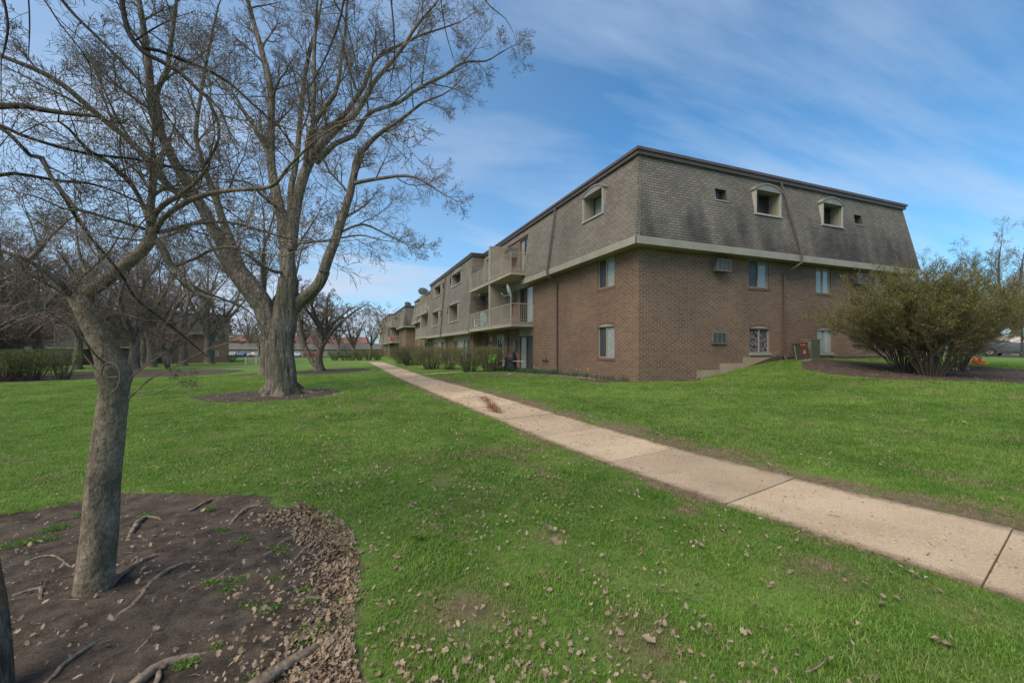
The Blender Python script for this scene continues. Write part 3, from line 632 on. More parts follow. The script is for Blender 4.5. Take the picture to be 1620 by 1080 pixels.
    for k in range(len(mr_.F)): ms.F.append(tuple(i+len(ms.V) for i in mr_.F[k])); ms.MI.append(0)
    ms.V += mr_.V; ms.UV += mr_.UV
    bk = MB((WID,LEN,0),(0,-1,0),(1,0,0)); panel(bk, 0, LEN, EV, TOP, [], out, out, out)
    b2 = MB((0,LEN,0),(1,0,0),(0,1,0)); panel(b2, 0, WID, EV, TOP, [], out, out, out)
    for q in (bk, b2):
        for k in range(len(q.F)): ms.F.append(tuple(i+len(ms.V) for i in q.F[k])); ms.MI.append(0)
        ms.V += q.V; ms.UV += q.UV
    mo = ms.build('mansard_roof', [M['shingle'], M['siding']], root)
    st = np.zeros(len(ms.V), np.float32)
    for i in range(nR, nR+len(mr_.V)): st[i] = 1.-1.35*(ms.V[i].z-EV)/(TOP-EV)
    st[:nR] = [-.55]*nR
    a_ = mo.data.attributes.new('stain', 'FLOAT', 'POINT'); a_.data.foreach_set('value', st)
    # hips: ridge shingles on the visible corner
    q = MB(); A = Vector((-.5,-.5,EV)); B = Vector((0,0,TOP)); n_ = 32
    for i in range(n_):
        p = A.lerp(B, i/n_); p2 = A.lerp(B, (i+1.25)/n_); o1 = Vector((-.012,-.012,0)); o2 = Vector((-.004,-.004,0))
        for dv in (Vector((.16,0,0)), Vector((0,.16,0))):
            k = Vector((0,-.006,0)) if dv.x else Vector((-.006,0,0))
            q.face([p+o1, p+dv+k*2, p2+dv+k, p2+o2])
    q.build('hip_shingles', M['shingle'], root)
    # cap, flat roof
    q = MB()
    q.box(-.13,WID+.13,-.0,.0,0,0) if 0 else None
    def ring(o_, z0, z1, i_=.3):
        P_ = [(-o_,-o_),(WID+o_,-o_),(WID+o_,LEN+o_),(-o_,LEN+o_)]
        q2 = MB()
        # outline follows the projecting middle section
        bo = .94+o_-.0
        O_ = [(-o_,-o_),(WID+o_,-o_),(WID+o_,LEN+o_),(-o_,LEN+o_),(-o_,35.2+o_),(-bo,35.2+o_),(-bo,18.2-o_),(-o_,18.2-o_)]
        n_ = len(O_)
        for k in range(n_):
            a, c = O_[k], O_[(k+1) % n_]; q.face([Vector((*a,z0)),Vector((*c,z0)),Vector((*c,z1)),Vector((*a,z1))])
        for z in (z0, z1): q.face([Vector((*p,z)) for p in O_])
    ring(.10, 8.48, 8.62); ring(.15, 8.622, 8.73)
    q.build('roof_cap', M['cap'], root)
    # fascia and soffit
    q = MB()
    fz0, fz1 = 5.13, 5.4
    def fas(a, c, z0, z1, t=.03):                      # strip from a to c (xy), thickness to the inside
        a = Vector((*a,0)); c = Vector((*c,0)); d = (c-a).normalized(); nn = Vector((-d.y,d.x,0))
        b4 = [a, c, c+nn*t, a+nn*t]; lo = [p+Vector((0,0,z0)) for p in b4]; hi = [p+Vector((0,0,z1)) for p in b4]
        q.face(lo); q.face(hi)
        for k in range(4): q.face([lo[k],lo[(k+1)%4],hi[(k+1)%4],hi[k]])
    e = .53
    fas((-e,9.65),(-e,-e),fz0,fz1); fas((-e,-e),(WID+e,-e),fz0,fz1); fas((WID+e,-e),(WID+e,LEN+e),fz0,fz1); fas((WID+e,LEN+e),(-e,LEN+e),fz0,fz1); fas((-e,LEN+e),(-e,LEN-9.65),fz0,fz1)
    fas((-1.43,35.68),(-1.43,17.72),2.6,2.84); fas((-1.43,17.72),(-.75,17.72),2.6,2.84); fas((-.75,35.68),(-1.43,35.68),2.6,2.84)
    q.build('fascia', M['trim'], root)
    q = MB()
    q.face([Vector(p) for p in ((-.5,-.5,5.17),(WID+.5,-.5,5.17),(WID+.5,-.0,5.17),(0,0,5.17),(-.0,9.65,5.17),(-.5,9.65,5.17))])
    q.face([Vector(p) for p in ((-.5,LEN+.5,5.17),(0,LEN+.5,5.17),(0,LEN-9.65,5.17),(-.5,LEN-9.65,5.17))])
    q.face([Vector(p) for p in ((-1.4,17.75,2.62),(0,17.75,2.62),(0,35.65,2.62),(-1.4,35.65,2.62))])
    for a, c in ((9.65,17.7),(35.7,LEN-9.65)): q.box(-.05,0,0,0,0,0) if 0 else None
    for a, c in ((9.2,17.7),(35.7,44.2)): 
        q.face([Vector(p) for p in ((-.012,a,5.1),(-.012,c,5.1),(-.012,c,5.6),(-.012,a,5.6))])
    for a, c in ((9.2,11.15),(LEN-11.15,LEN-9.2)): q.face([Vector(p) for p in ((-.012,a,2.2),(-.012,c,2.2),(-.012,c,2.72),(-.012,a,2.72))])
    q.build('soffit', M['soffit'], root)
    # dormers and small windows
    for h, o_ in [(h, out) for h in dl+[mir(dl[0])]]: dormer(LFr, root, *h, .24, o_, ('screen','curtain2'))
    for k, h in enumerate(dB): dormer(LFr, root, *h, .27, outB, (('curtain','screen') if k < 2 else ('screen','curtain2')), rec=.5 if k < 2 else .85)
    for h in smB: smallwin(LFr, root, *h, outB)
    for h in dR: dormer(RFr, root, *h, .26, out, ('screen','glass'), rec=.5)
    for h in smR: smallwin(RFr, root, *h, out)
    # balconies
    for s in (0, 1):
        f = (lambda a, c: (LEN-c, LEN-a)) if s else (lambda a, c: (a, c)); g = (lambda v: LEN-v) if s else (lambda v: v)
        balcony(LFr, root, *f(9.08,17.7), 0.0, 1.35, 2.7, 2.98, g(13.1), (not s, bool(s)), part_top=5.55)
        balcony(LFr, root, *f(9.2,17.7), 0.0, 1.35, 5.6, 5.84, g(13.1), (not s, bool(s)), part_top=8.0)
        aircon(LFr, root, *f(11.55,12.3), 4.42, 5.0, 0, .32); aircon(LFr, root, *f(11.5,12.35), 7.1, 7.68, 0, .5); aircon(LFr, root, *f(17.65,18.35), 1.6, 2.12, 0, .2)
        q = MB(*LFr); a, c = f(11.5,12.0); q.box(a,c,-.02,.11,1.35,1.95); q.box(a+.05,c-.05,.11,.13,1.4,1.9); q.build('meter_box', M['ac'], root)
        q = MB(*LFr); x = g(13.0); q.tube([q.P(x,.07,2.7),q.P(x,.07,.2)], .045, 8); q.build('drain_pipe', M['cap'], root); q = MB(*LFr); x = g(17.5); q.tube([q.P(x,.07,2.7),q.P(x,.07,.2)], .05, 8); q.build('drain_pipe', M['cap'], root)
        for x in (13.56, 16.1):
            q = MB(*LFr); x = g(x); q.box(x-.07,x+.07,0,.05,2.02,2.3); q.m = 1; q.box(x-.09,x+.09,.05,.18,1.98,2.26); q.m = 0; q.box(x-.1,x+.1,.04,.2,2.262,2.3)
            q.build('wall_lamp', [M['frame'], M['lamp']], root)
    aircon(RFr, root, 3.52, 4.22, 4.5, 4.95, 0, .28); aircon(RFr, root, 3.5, 4.2, 1.68, 2.12, 0, .07); aircon(RFr, root, 12.3, 13.0, 4.5, 4.95, 0, .28); aircon(RFr, root, 12.3, 13.0, 1.68, 2.12, 0, .07)
    # downspouts
    for s in (6.16, LEN-6.16): spout(LFr, root, [(s+.05,.14,8.52),(s+.05,.16,8.3),(s+.0,.62,5.35),(s,.60,5.05),(s+.0,.5,4.98),(s,.08,4.72),(s,.07,.55),(s,.16,.33)])
    spout(RFr, root, [(7.25,.14,8.52),(7.3,.16,8.3),(7.85,.62,5.38),(7.85,.6,5.05),(7.8,.5,4.98),(7.54,.09,4.62),(7.54,.07,1.2),(7.54,.16,1.0),(7.54,.3,.98)])
    for s in (27.2,): spout(LFr, root, [(s,1.02,8.5),(s,1.06,8.2),(s+.1,1.52,2.75),(s+.1,1.48,2.5),(s+.1,.9,2.35),(s+.1,.85,2.1),(s+.1,.85,.2)])
    # stepped footing
    q = MB(*RFr); q.prism([(2.75,-.6),(8.2,-.6),(8.2,1.10),(6.78,1.13),(5.2,1.13),(5.2,.885),(3.93,.885),(3.93,.63),(2.75,.63)], 'd', -.05, .014)
    q.build('footing', M['concrete_base'], root)
    q = MB(*RFr); q.prism([(4.3,-.6),(WID+.02,-.6),(WID+.02,1.13),(8.9,1.10),(8.1,1.12),(7.2,1.17),(6.85,1.12),(5.9,.86),(5.0,.60),(4.3,.40)], 'd', -.05, .03)
    q.build('parging', M['tar'], root)
    return root
def leaded():
    m, n, l, b = mat('leaded_glass'); t = n.new('ShaderNodeTexCoord'); x = n.new('ShaderNodeTexNoise'); x.inputs['Scale'].default_value = 9; x.inputs['Detail'].default_value = 4; l.new(t.outputs['Object'], x.inputs[0])
    r = n.new('ShaderNodeValToRGB'); r.color_ramp.elements[0].position = .38; r.color_ramp.elements[0].color = (.03,.035,.04,1); r.color_ramp.elements[1].position = .62; r.color_ramp.elements[1].color = (.22,.20,.20,1)
    l.new(x.outputs[0], r.inputs[0]); l.new(r.outputs[0], b.inputs['Base Color']); b.inputs['Roughness'].default_value = .12; return m
M['leaded'] = leaded()
M['rowlock'] = noisy('rowlock_brick', (.13,.075,.052), (.21,.125,.09), 12, .85)
b1 = build_apartment('apartment_building', (9.77,12.27,0), 'near three storey brown brick apartment building with grey mansard roof, corner facing the lawn')
b2 = copy_tree(b1); b2.location = (8.85,69.6,-.25); b2['label'] = 'mid distance brick apartment building with mansard roof where the path ends'
pc_ = at(362,573,75); b3 = copy_tree(b1); b3.location = (pc_.x, pc_.y, pc_.z-.15); b3.rotation_euler = (0,0,radians(110)); b3['label'] = 'far brick apartment building across the lawn seen behind the left trees'
for o in (b1, b2, b3): o['group'] = 'mansard roofed apartment buildings of one estate'
# ---------------------------------------------------------------- trees
rnd = random.Random(11)
def rv(s=1): return Vector((rnd.gauss(0,s), rnd.gauss(0,s), rnd.gauss(0,s)))
def smoothpts(pts, rad, step):
    """Catmull-Rom through the given joints"""
    P = [pts[0]*2-pts[1]]+pts+[pts[-1]*2-pts[-2]]; O = []; R = []
    for i in range(1, len(P)-2):
        n_ = max(2, int((P[i+1]-P[i]).length/step))
        for k in range(n_):
            t = k/n_; a, b_, c, d = P[i-1], P[i], P[i+1], P[i+2]
            O.append(.5*((2*b_)+(c-a)*t+(2*a-5*b_+4*c-d)*t*t+(3*b_-a-3*c+d)*t**3)); R.append(rad[i-1]+(rad[i]-rad[i-1])*t)
    O.append(pts[-1]); R.append(rad[-1]); return O, R
def grow(tm, p, d, L, r, lvl, S):
    """S: dict with kids, ratio, up, wig, seg, minr, droop per level"""
    n_ = max(3, int(L/S['seg'][lvl])); n_ = min(n_, 12); pts = [p]; q = p.copy(); dd = d.normalized(); st = L/n_
    R = [r]
    for i in range(n_):
        dd = (dd+rv(S['wig'])+Vector((0,0,S['up'][lvl]))*(.25)).normalized(); q = q+dd*st; pts.append(q); R.append(max(S['minr'], r*(1-.72*(i+1)/n_)))
    tm.m = 0 if r > S.get('tw', .02) else 1
    tube(tm, pts, R, 3 if lvl >= 2 or r < .02 else 5)
    if lvl+1 < S['levels']:
        k = S['kids'][lvl]; k = int(k*rnd.uniform(.75, 1.25)+.5)
        ph = rnd.uniform(0, 6.28)
        for j in range(k):
            t = S.get('t0', .22)+(.98-S.get('t0', .22))*(j+rnd.random()*.8)/k; i = min(n_-1, int(t*n_)); a = pts[i].lerp(pts[i+1], t*n_-i if t*n_-i <= 1 else 1)
            ax = (pts[i+1]-pts[i]).normalized(); ph += 2.4+rnd.uniform(-.5, .5); o = ax.orthogonal().normalized(); o = Matrix.Rotation(ph, 3, ax) @ o
            an = radians(rnd.uniform(*S['ang'])); nd = ax*cos(an)+o*sin(an)
            grow(tm, a, nd, L*rnd.uniform(*S['ratio'])*(1.15-.55*t), max(S['minr'], R[i]*rnd.uniform(.45, .68)), lvl+1, S)
    elif S.get('bud') and rnd.random() < S['bud']:
        tm.m = 2
        for z in range(S.get('nb', 2)):
            q = pts[rnd.randrange(1, len(pts))]; b_ = S['bs']*rnd.uniform(.6, 1.3); u = rv().normalized()*b_; v = rv().normalized()*b_*.7; i = len(tm.V)
            tm.V += [q-u*.2, q+v*.6, q+u+v*.3, q+u*.5-v*.5]; tm.F.append((i,i+1,i+2,i+3)); tm.MI.append(2)
def limb(tm, pts, rad, S, dens=1, start=.15, sides=10, lvl=0, clen=.42, step=.25, end=True, wob=.3, side_up=.2, ridge=None, bark=0):
    """one surveyed limb: joints (Vector), radii; then side branches grown from it"""
    O, R = smoothpts(pts, rad, step)
    for i in range(1, len(O)-1): O[i] = O[i]+rv(R[i]*.12*wob)
    tm.m = bark; tube(tm, O, R, sides, ridge=ridge)
    L = sum((a-b_).length for a, b_ in zip(O, O[1:])); n_ = int(L*dens); ph = rnd.uniform(0, 6)
    for j in range(n_):
        t = start+(1-start)*(j+rnd.random())/max(1, n_); i = min(len(O)-2, int(t*(len(O)-1))); ax = (O[i+1]-O[i]).normalized(); ph += 2.4
        o = Matrix.Rotation(ph, 3, ax) @ ax.orthogonal().normalized(); an = radians(rnd.uniform(*S['ang'])); nd = ax*cos(an)+o*sin(an)+Vector((0,0,side_up))
        grow(tm, O[i], nd, clen*rnd.uniform(.6, 1.25)*S['L0']*(1.1-.5*t), max(S['minr'], min(R[i]*.5, S['r0']*rnd.uniform(.7,1.2))), lvl, S)
    S2 = dict(S)
    if end: grow(tm, O[-1], O[-1]-O[-2], S['L0']*clen*S.get('endl', 1), R[-1], lvl, S2)
    return O, R
def obl(P, R):                                         # apparent widths grow away from the view axis: true radius
    return [r/sqrt(1+((p[0]-810)/FPX)**2+.6*((p[1]-HY)/FPX)**2) for p, r in zip(P, R)]
def px(Z, *P):                                         # joints given as (bearing x, bearing y[, depth offset[, radius in survey px]])
    return [at(p[0], p[1], Z+(p[2] if len(p) > 2 else 0)) for p in P]
TR = [M['bark'], M['twig'], M['bud']]
# --- the big forked maple
ZB = 13.6; base = hit(447,622); root = empty('maple_tree', base, 'large bare maple with thick forked trunk and furrowed bark in the middle of the lawn', 'tree')
def sub(o, r):                                         # parent while keeping world coordinates baked in the mesh
    o.parent = r; o.matrix_parent_inverse = Matrix.Translation(-r.location); return o
k_ = ZB/FPX
SB = dict(levels=4, kids=[8,7,5], ratio=(.42,.64), up=[.26,.16,.06,.0], wig=.105, seg=[.28,.22,.16,.12], minr=.0034, ang=(28,62), L0=3.4, r0=.05, bud=.4, nb=2, bs=.022, tw=.03, endl=.6)
tk = TM()
rid = lambda i, a, p: 1+.05*sin(a*5+p.z*1.3)+.035*sin(a*11+p.z*2.7+1)+.02*sin(a*19-p.z*4)
def flare(z0, amt, h):
    def f(i, a, p):
        q = max(0, 1-(p.z-z0)/h); return rid(i, a, p)*(1+amt*q*q*(1+.55*sin(a*5+.7)+.3*sin(a*3+2)))
    return f
O, R = smoothpts(px(ZB, (446,634),(446,612),(445,585),(444,560),(444,535),(449,508),(453,480),(456,440)), [x*k_*.9 for x in (26,24.5,22.5,21.5,22,20.5,18,15.6)], .07)
tube(tk, O, R, 44, ridge=flare(base.z, .2, .35))
O, R = smoothpts(px(ZB-.1, (437,545),(426,515),(414,480),(397,455),(375,427),(360,403)), [x*k_*.86 for x in (12,16,16.5,16,15,14)], .1)
tube(tk, O, R, 32, ridge=rid)
O, R = smoothpts(px(ZB+.1, (455,500),(473,478),(490,464),(505,448),(514,428)), [x*k_*.9 for x in (11,10.5,10,9.5,9)], .1)
tube(tk, O, R, 20, ridge=rid)
# root flare
for a_, L_ in ((-.35,1.1),(.4,.6),(3.4,.6),(-1.3,.6),(-2.2,.5)):
    b0 = base+Vector((cos(a_)*.34, sin(a_)*.34, .26)); b1_ = base+Vector((cos(a_)*.6, sin(a_)*.6, .07)); b2_ = base+Vector((cos(a_)*L_, sin(a_)*L_, -.0)); b2_.z = gz(b2_.x,b2_.y)-.02
    b3_ = base+Vector((cos(a_+.2)*L_*1.3, sin(a_+.2)*L_*1.3, 0)); b3_.z = gz(b3_.x,b3_.y)-.07
    O, R = smoothpts([b0,b1_,b2_,b3_], [.15,.10,.05,.025], .1); tube(tk, O, R, 10, ridge=rid)
sub(tk.build('trunk', TR), root)
cw = TM()
def L_(Z, P, dens=1.1, clen=1, start=.1, sides=10, **k): 
    return limb(cw, px(Z, *[p[:3] for p in P]), obl(P, [p[3]*k_*.93 for p in P]), SB, dens, start, sides, clen=clen*.55, ridge=rid if sides > 8 else None, **k)
L_(ZB, [(368,414,0,13.2),(345,372,-.2,11.5),(318,325,-.4,10.5),(290,280,-.6,9.5),(262,228,-.8,8.5),(241,175,-1,8.5),(236,110,-1.2,7),(228,50,-1.4,6),(216,-20,-1.6,4.5),(205,-90,-1.8,3)], sides=14, start=.35)
L_(ZB, [(392,450,.2,9),(372,400,.5,9),(355,355,.7,8),(340,310,1,7.5),(322,262,1.2,6),(310,215,1.4,5),(318,150,1.5,4),(330,80,1.5,3),(345,10,1.5,2)], sides=12, start=.3)
L_(ZB, [(262,232,-.8,5),(248,150,-1,5),(262,120,-1,5),(270,70,-1.1,4.5),(277,20,-1.2,3.5),(282,-30,-1.2,2.5)], sides=8)
L_(ZB, [(310,318,-.4,6),(268,296,-1.2,6.5),(215,232,-1.8,6),(150,178,-2.3,5.5),(100,135,-2.7,5.5),(60,112,-3,5),(5,90,-3.3,4),(-60,60,-3.6,3)], sides=10)
L_(ZB, [(456,445,0,14.8),(455,410,0,14),(452,375,.1,13),(444,335,.2,10),(434,290,.3,9),(428,245,.4,8),(429,190,.5,7.5),(428,140,.6,7),(414,80,.7,6),(398,25,.8,5),(384,-30,.9,4)], sides=16, start=.35)
L_(ZB, [(460,395,0,11),(465,350,0,10),(472,310,.1,9.5),(484,270,.2,9),(500,240,.2,8.5),(530,205,.3,7),(560,183,.3,5.5),(578,155,.3,5),(592,130,.4,4.5),(630,85,.5,3.5),(660,40,.6,3),(690,5,.7,2)], sides=14, start=.3)
L_(ZB, [(453,375,.2,7),(460,330,.3,6.5),(461,295,.5,6),(470,245,.7,5.5),(474,200,.9,5),(480,140,1,4.5),(488,90,1.1,4),(502,40,1.2,3),(510,-10,1.3,2)], sides=10, start=.3)
L_(ZB, [(428,250,.4,5),(413,220,.6,5),(398,195,.8,4.5),(385,175,1,4),(370,150,1.2,3),(340,118,1.5,2.2),(300,70,1.8,1.5)], sides=8)
L_(ZB, [(440,330,.2,3),(425,318,-.3,3),(410,305,-.5,2.6),(395,290,-.8,2),(372,285,-1,1.5)], sides=6)
L_(ZB, [(512,430,0,9.5),(522,400,0,9),(533,372,0,8.3),(545,335,0,7.5),(553,308,.1,7),(561,272,.1,6.5),(567,247,.1,6),(585,226,.0,4.5),(602,210,-.2,4),(640,185,-.4,3),(668,163,-.6,2.2),(700,150,-.8,1.5)], sides=12, start=.25)
L_(ZB, [(560,290,.1,4),(580,286,-.1,3.3),(610,281,-.3,3),(640,278,-.5,2.6),(665,284,-.7,2),(690,300,-.9,1.4)], sides=8)
L_(ZB, [(500,258,.2,5.5),(530,228,.4,5),(560,215,.6,4.5),(575,190,.7,4),(592,175,.8,4),(630,163,.9,3.6),(655,145,1,3.4),(680,131,1.1,3.2),(706,118,1.2,3),(722,105,1.3,2.7),(742,97,1.4,2.4),(768,97,1.5,1.8),(798,80,1.6,1.1)], sides=10, start=.3)
L_(ZB, [(488,235,.2,5.5),(512,205,.5,5.5),(540,187,.8,5),(560,160,1,5),(575,138,1.1,4.5),(590,100,1.3,4),(604,85,1.4,3.6),(635,70,1.6,3),(668,55,1.8,2.5),(700,45,2,1.8),(728,35,2.2,1.2)], sides=10, start=.25)
L_(ZB, [(482,270,.2,5),(490,215,-.4,4.5),(512,172,-.8,4.5),(530,150,-1,3.8),(538,110,-1.1,3),(545,60,-1.2,2.5),(548,10,-1.3,1.8)], sides=8)
L_(ZB, [(498,250,.2,4),(495,200,-.6,4),(497,150,-.9,3.6),(497,90,-1,3.4),(500,30,-1.1,2.5),(505,-30,-1.2,2)], sides=8)
L_(ZB, [(450,430,0,3.6),(435,430,-.6,3.4),(415,420,-1,3),(398,408,-1.3,2.8),(385,400,-1.6,2),(350,398,-1.9,1.3)], sides=6, dens=.9)
L_(ZB, [(533,372,0,3),(550,362,.5,2.4),(575,355,.7,2),(600,365,1,1.5),(640,385,1.2,1)], sides=6)
L_(ZB, [(474,385,0,2.5),(500,382,-.6,2.2),(530,378,-1,1.8),(570,372,-1.3,1.4),(605,380,-1.5,1)], sides=6)
L_(ZB, [(330,345,-.3,3),(310,352,-1,3),(270,372,-1.6,2.4),(220,380,-2.2,1.8),(160,372,-2.8,1.2)], sides=6)
sub(cw.build('crown', TR), root)
# --- the near crab apple on the left
ZA = 2.63; ka = ZA/FPX; base = hit(150,925)
near_t = empty('crabapple_tree', base, 'bare crab apple with smooth leaning trunk and big knot, nearest on the left', 'tree')
TA = [M['bark2'], M['twig'], M['bud']]
SA = dict(levels=4, kids=[6,6,4], ratio=(.42,.66), up=[.1,.12,.08,.02], wig=.16, seg=[.12,.09,.06,.04], minr=.0011, ang=(30,65), L0=1.1, r0=.0075, bud=.35, nb=1, bs=.009, tw=.006)
tk = TM()
knob = lambda i, a, p: 1+.035*sin(a*3+p.z*6)+.02*sin(a*7+p.z*13)+.16*math.exp(-((p.z-1.33)/.06)**2)*(1+.5*sin(a*2+1))+.09*math.exp(-((p.z-1.24)/.03)**2)*sin(a*4)
O, R = smoothpts(px(ZA, (149,940),(151,920),(155,870),(160,800),(166,740),(173,690),(179,640),(182,612),(180,592),(172,565),(160,540),(146,512),(134,488),(122,468)), [x*ka*q for x, q in zip((34.5,33,31.5,30,28.5,27.5,26,25.5,26,24.5,21,19.5,18.5,17), (.72,.72,.72,.72,.72,.72,.72,.72,.72,.73,.74,.75,.75,.75))], .03)
tube(tk, O, R, 36, ridge=knob)
sub(tk.build('trunk', TA), near_t)
cw = TM()
def LA(P, dens=4.2, clen=1, start=.08, sides=8, tm=None, S=None, k=ka, Z=ZA, **kw):
    return limb(tm or cw, px(Z, *[p[:3] for p in P]), obl(P, [p[3]*k for p in P]), S or SA, dens, start, sides, clen=clen*.55, step=.06, **kw)
LA([(124,472,0,15),(140,462,.02,14),(165,445,.05,13.5),(190,425,.1,12.5),(215,405,.15,12),(233,388,.2,12),(240,368,.22,11),(239,350,.24,10)], 1.2, sides=20, start=.5)
LA([(236,352,.2,5.5),(226,325,.3,5.2),(210,295,.2,5),(188,272,.0,4.5),(165,252,-.2,4),(140,238,-.4,3.2),(110,205,-.5,2.5),(92,192,-.6,1.6)])
LA([(240,352,.2,6),(248,335,.2,6),(262,322,.1,5.5),(285,308,0,5),(262,322,0,0.1)][:4]+[(310,288,-.1,3),(330,262,-.2,2)])
LA([(248,362,.2,6),(262,342,.1,5.5),(290,322,0,5),(320,310,-.1,4.6),(350,303,-.2,4),(380,300,-.3,3.6),(415,298,-.4,3),(437,290,-.5,2.8),(453,268,-.6,2.4),(470,250,-.7,2),(488,232,-.8,1.4)], 4)
LA([(250,368,.2,5),(275,362,.3,4.6),(300,355,.4,4.2),(335,351,.5,3.8),(370,353,.6,3.2),(405,362,.7,2.6),(450,376,.8,2),(500,383,.9,1.2)], 4)
LA([(236,358,.2,4),(236,330,.3,4),(238,290,.2,3.2),(240,245,.1,2.6),(243,200,0,2),(244,150,-.1,1.2)])
LA([(228,362,.2,3.6),(195,352,0,3.2),(160,342,-.2,2.8),(130,333,-.3,2.6),(100,330,-.4,2.2),(60,312,-.5,1.6),(10,300,-.5,1)])
LA([(248,382,.2,7.5),(260,398,.2,7.5),(268,415,.2,7),(276,426,.2,5.5),(290,440,.15,4.5)], 2, sides=12)
LA([(290,440,.15,3.6),(297,460,.1,3.4),(297,478,.05,3.2),(292,495,0,2.6),(285,500,0,1.6)], 3)
LA([(290,442,.15,3.2),(315,458,.3,2.8),(345,470,.4,2.4),(380,484,.5,2),(393,492,.6,1.4)], 3)
LA([(280,420,.2,3.4),(310,408,.1,3),(335,395,0,2.6),(365,390,-.1,2.2),(400,398,-.2,1.7),(450,405,-.3,1)], 4)
LA([(122,478,0,8),(108,462,-.05,7),(92,445,-.1,6.5),(70,428,-.15,5.5),(45,412,-.2,4.8),(15,400,-.25,4.2),(-40,385,-.3,3)], 3)
LA([(44,412,-.2,4.5),(62,395,-.1,4.2),(78,375,0,3.6),(100,355,.1,3),(112,345,.15,2),(140,335,.2,1.2)], 3)
LA([(132,470,0,4),(136,440,.1,3.4),(128,410,.2,3),(122,380,.2,2.6),(120,350,.3,2),(118,300,.3,1.2)], 4)
LA([(118,470,0,3),(124,445,-.1,2.6),(150,420,-.2,2.2),(175,395,-.3,1.6),(190,370,-.3,1)], 4)
LA([(170,578,-.0,1.8),(150,560,-.2,1.8),(125,528,-.3,1.6),(100,508,-.4,1.4),(70,490,-.5,1)], 2, clen=.4)
for P in ([(204,628),(225,610),(250,592),(290,572),(330,552),(368,540)],[(204,630),(235,600),(270,585),(310,562),(340,545)],[(205,626),(240,623),(270,612),(285,606)],[(206,600),(215,590),(235,575),(255,562)]):
    n_ = len(P); LA([(a,b_,-.1-.04*i,1.5-1.1*i/n_) for i,(a,b_) in enumerate(P)], .6, clen=.25, sides=4)
# the curled sucker round the knot
tube(cw, smoothpts(px(ZA-.13, (160,590),(165,578),(176,574),(187,580),(190,595),(186,612),(176,622),(168,625)), [.005]*7+[.002], .02)[0], [.0055]*60, 6) if 0 else None
O, R = smoothpts(px(ZA-.14, (160,592),(164,579),(176,574),(187,581),(190,597),(186,612),(177,621),(169,625)), [.004,.005,.0055,.0055,.005,.004,.003,.0015], .015); cw.m = 1; tube(cw, O, R, 6)
O, R = smoothpts(px(ZA-.13, (132,560),(148,580),(160,593),(172,597),(187,596)), [.003,.0045,.006,.006,.005], .02); tube(cw, O, R, 6)
sub(cw.build('crown', TA), near_t)
# surface roots
def rootmesh(par, P, rad):
    tm = TM(); pts = []
    for q in P: h = hit(q[0], q[1]); h.z += (q[2] if len(q) > 2 else -.03); pts.append(h)
    O, R = smoothpts(pts, [x*1.2 for x in rad], .04)
    for i in range(len(O)): O[i] = O[i]+Vector((rnd.gauss(0,.004), rnd.gauss(0,.004), rnd.gauss(0,.002)))
    tube(tm, O, R, 9, ridge=lambda i, a, p: 1+.13*sin(a*3+i*.5)+.08*sin(a*5+i*1.1), cap=True); sub(tm.build('root', M['root']), par)
RD = -.03
rootmesh(near_t, [(165,925,-.02),(190,905,RD+.01),(225,880,RD),(265,863,RD-.02)], [.03,.02,.016,.008])
rootmesh(near_t, [(175,975,RD-.01),(215,945,RD),(240,915,RD+.002),(275,890,RD),(310,875,RD-.02)], [.012,.015,.014,.012,.006])
rootmesh(near_t, [(60,1085,RD),(110,1035,RD),(150,1008,RD),(183,985,RD-.01)], [.009,.009,.007,.003])
rootmesh(near_t, [(200,848,RD-.02),(215,825,RD),(232,812,RD),(262,815,RD-.02)], [.01,.018,.014,.006])
rootmesh(near_t, [(360,825,RD-.02),(385,802,RD),(405,795,RD),(420,792,RD-.02)], [.01,.016,.013,.008])
rootmesh(near_t, [(395,885,RD-.01),(420,872,RD),(455,848,RD),(490,832,RD-.02)], [.01,.013,.012,.006])
rootmesh(near_t, [(432,910,RD-.01),(462,885,RD),(485,860,RD),(512,843,RD),(520,838,RD-.02)], [.009,.016,.014,.012,.006])
rootmesh(near_t, [(20,935,RD),(62,925,RD+.01),(64,950,RD-.01)], [.007,.009,.006])
rootmesh(near_t, [(285,905,RD),(305,897,RD),(325,890,RD-.01)], [.005,.007,.004])
rootmesh(near_t, [(195,1090,RD),(225,1065,RD+.01),(262,1042,RD+.01),(300,1030,RD),(352,1018,RD-.02)], [.02,.022,.019,.014,.007])
rootmesh(near_t, [(262,960,RD-.01),(300,925,RD),(345,905,RD+.002),(390,870,RD-.012)], [.006,.008,.007,.004])
rootmesh(near_t, [(455,1010,RD-.012),(490,985,RD),(525,950,RD),(548,915,RD-.01)], [.006,.009,.008,.005])
rootmesh(near_t, [(40,880,RD-.01),(80,872,RD),(120,890,RD-.012)], [.006,.008,.005])
rootmesh(near_t, [(300,800,RD-.012),(335,785,RD),(365,778,RD-.01)], [.008,.010,.006])
rootmesh(near_t, [(242,1085,RD),(250,1065,RD+.01),(253,1045,RD)], [.009,.010,.008])
rootmesh(near_t, [(375,1095,RD),(420,1068,RD+.012),(455,1045,RD+.012),(500,1018,RD+.01),(541,998,RD-.01)], [.026,.027,.024,.02,.012])
rootmesh(near_t, [(425,1085,RD),(470,1072,RD),(520,1062,RD-.01)], [.012,.010,.006])
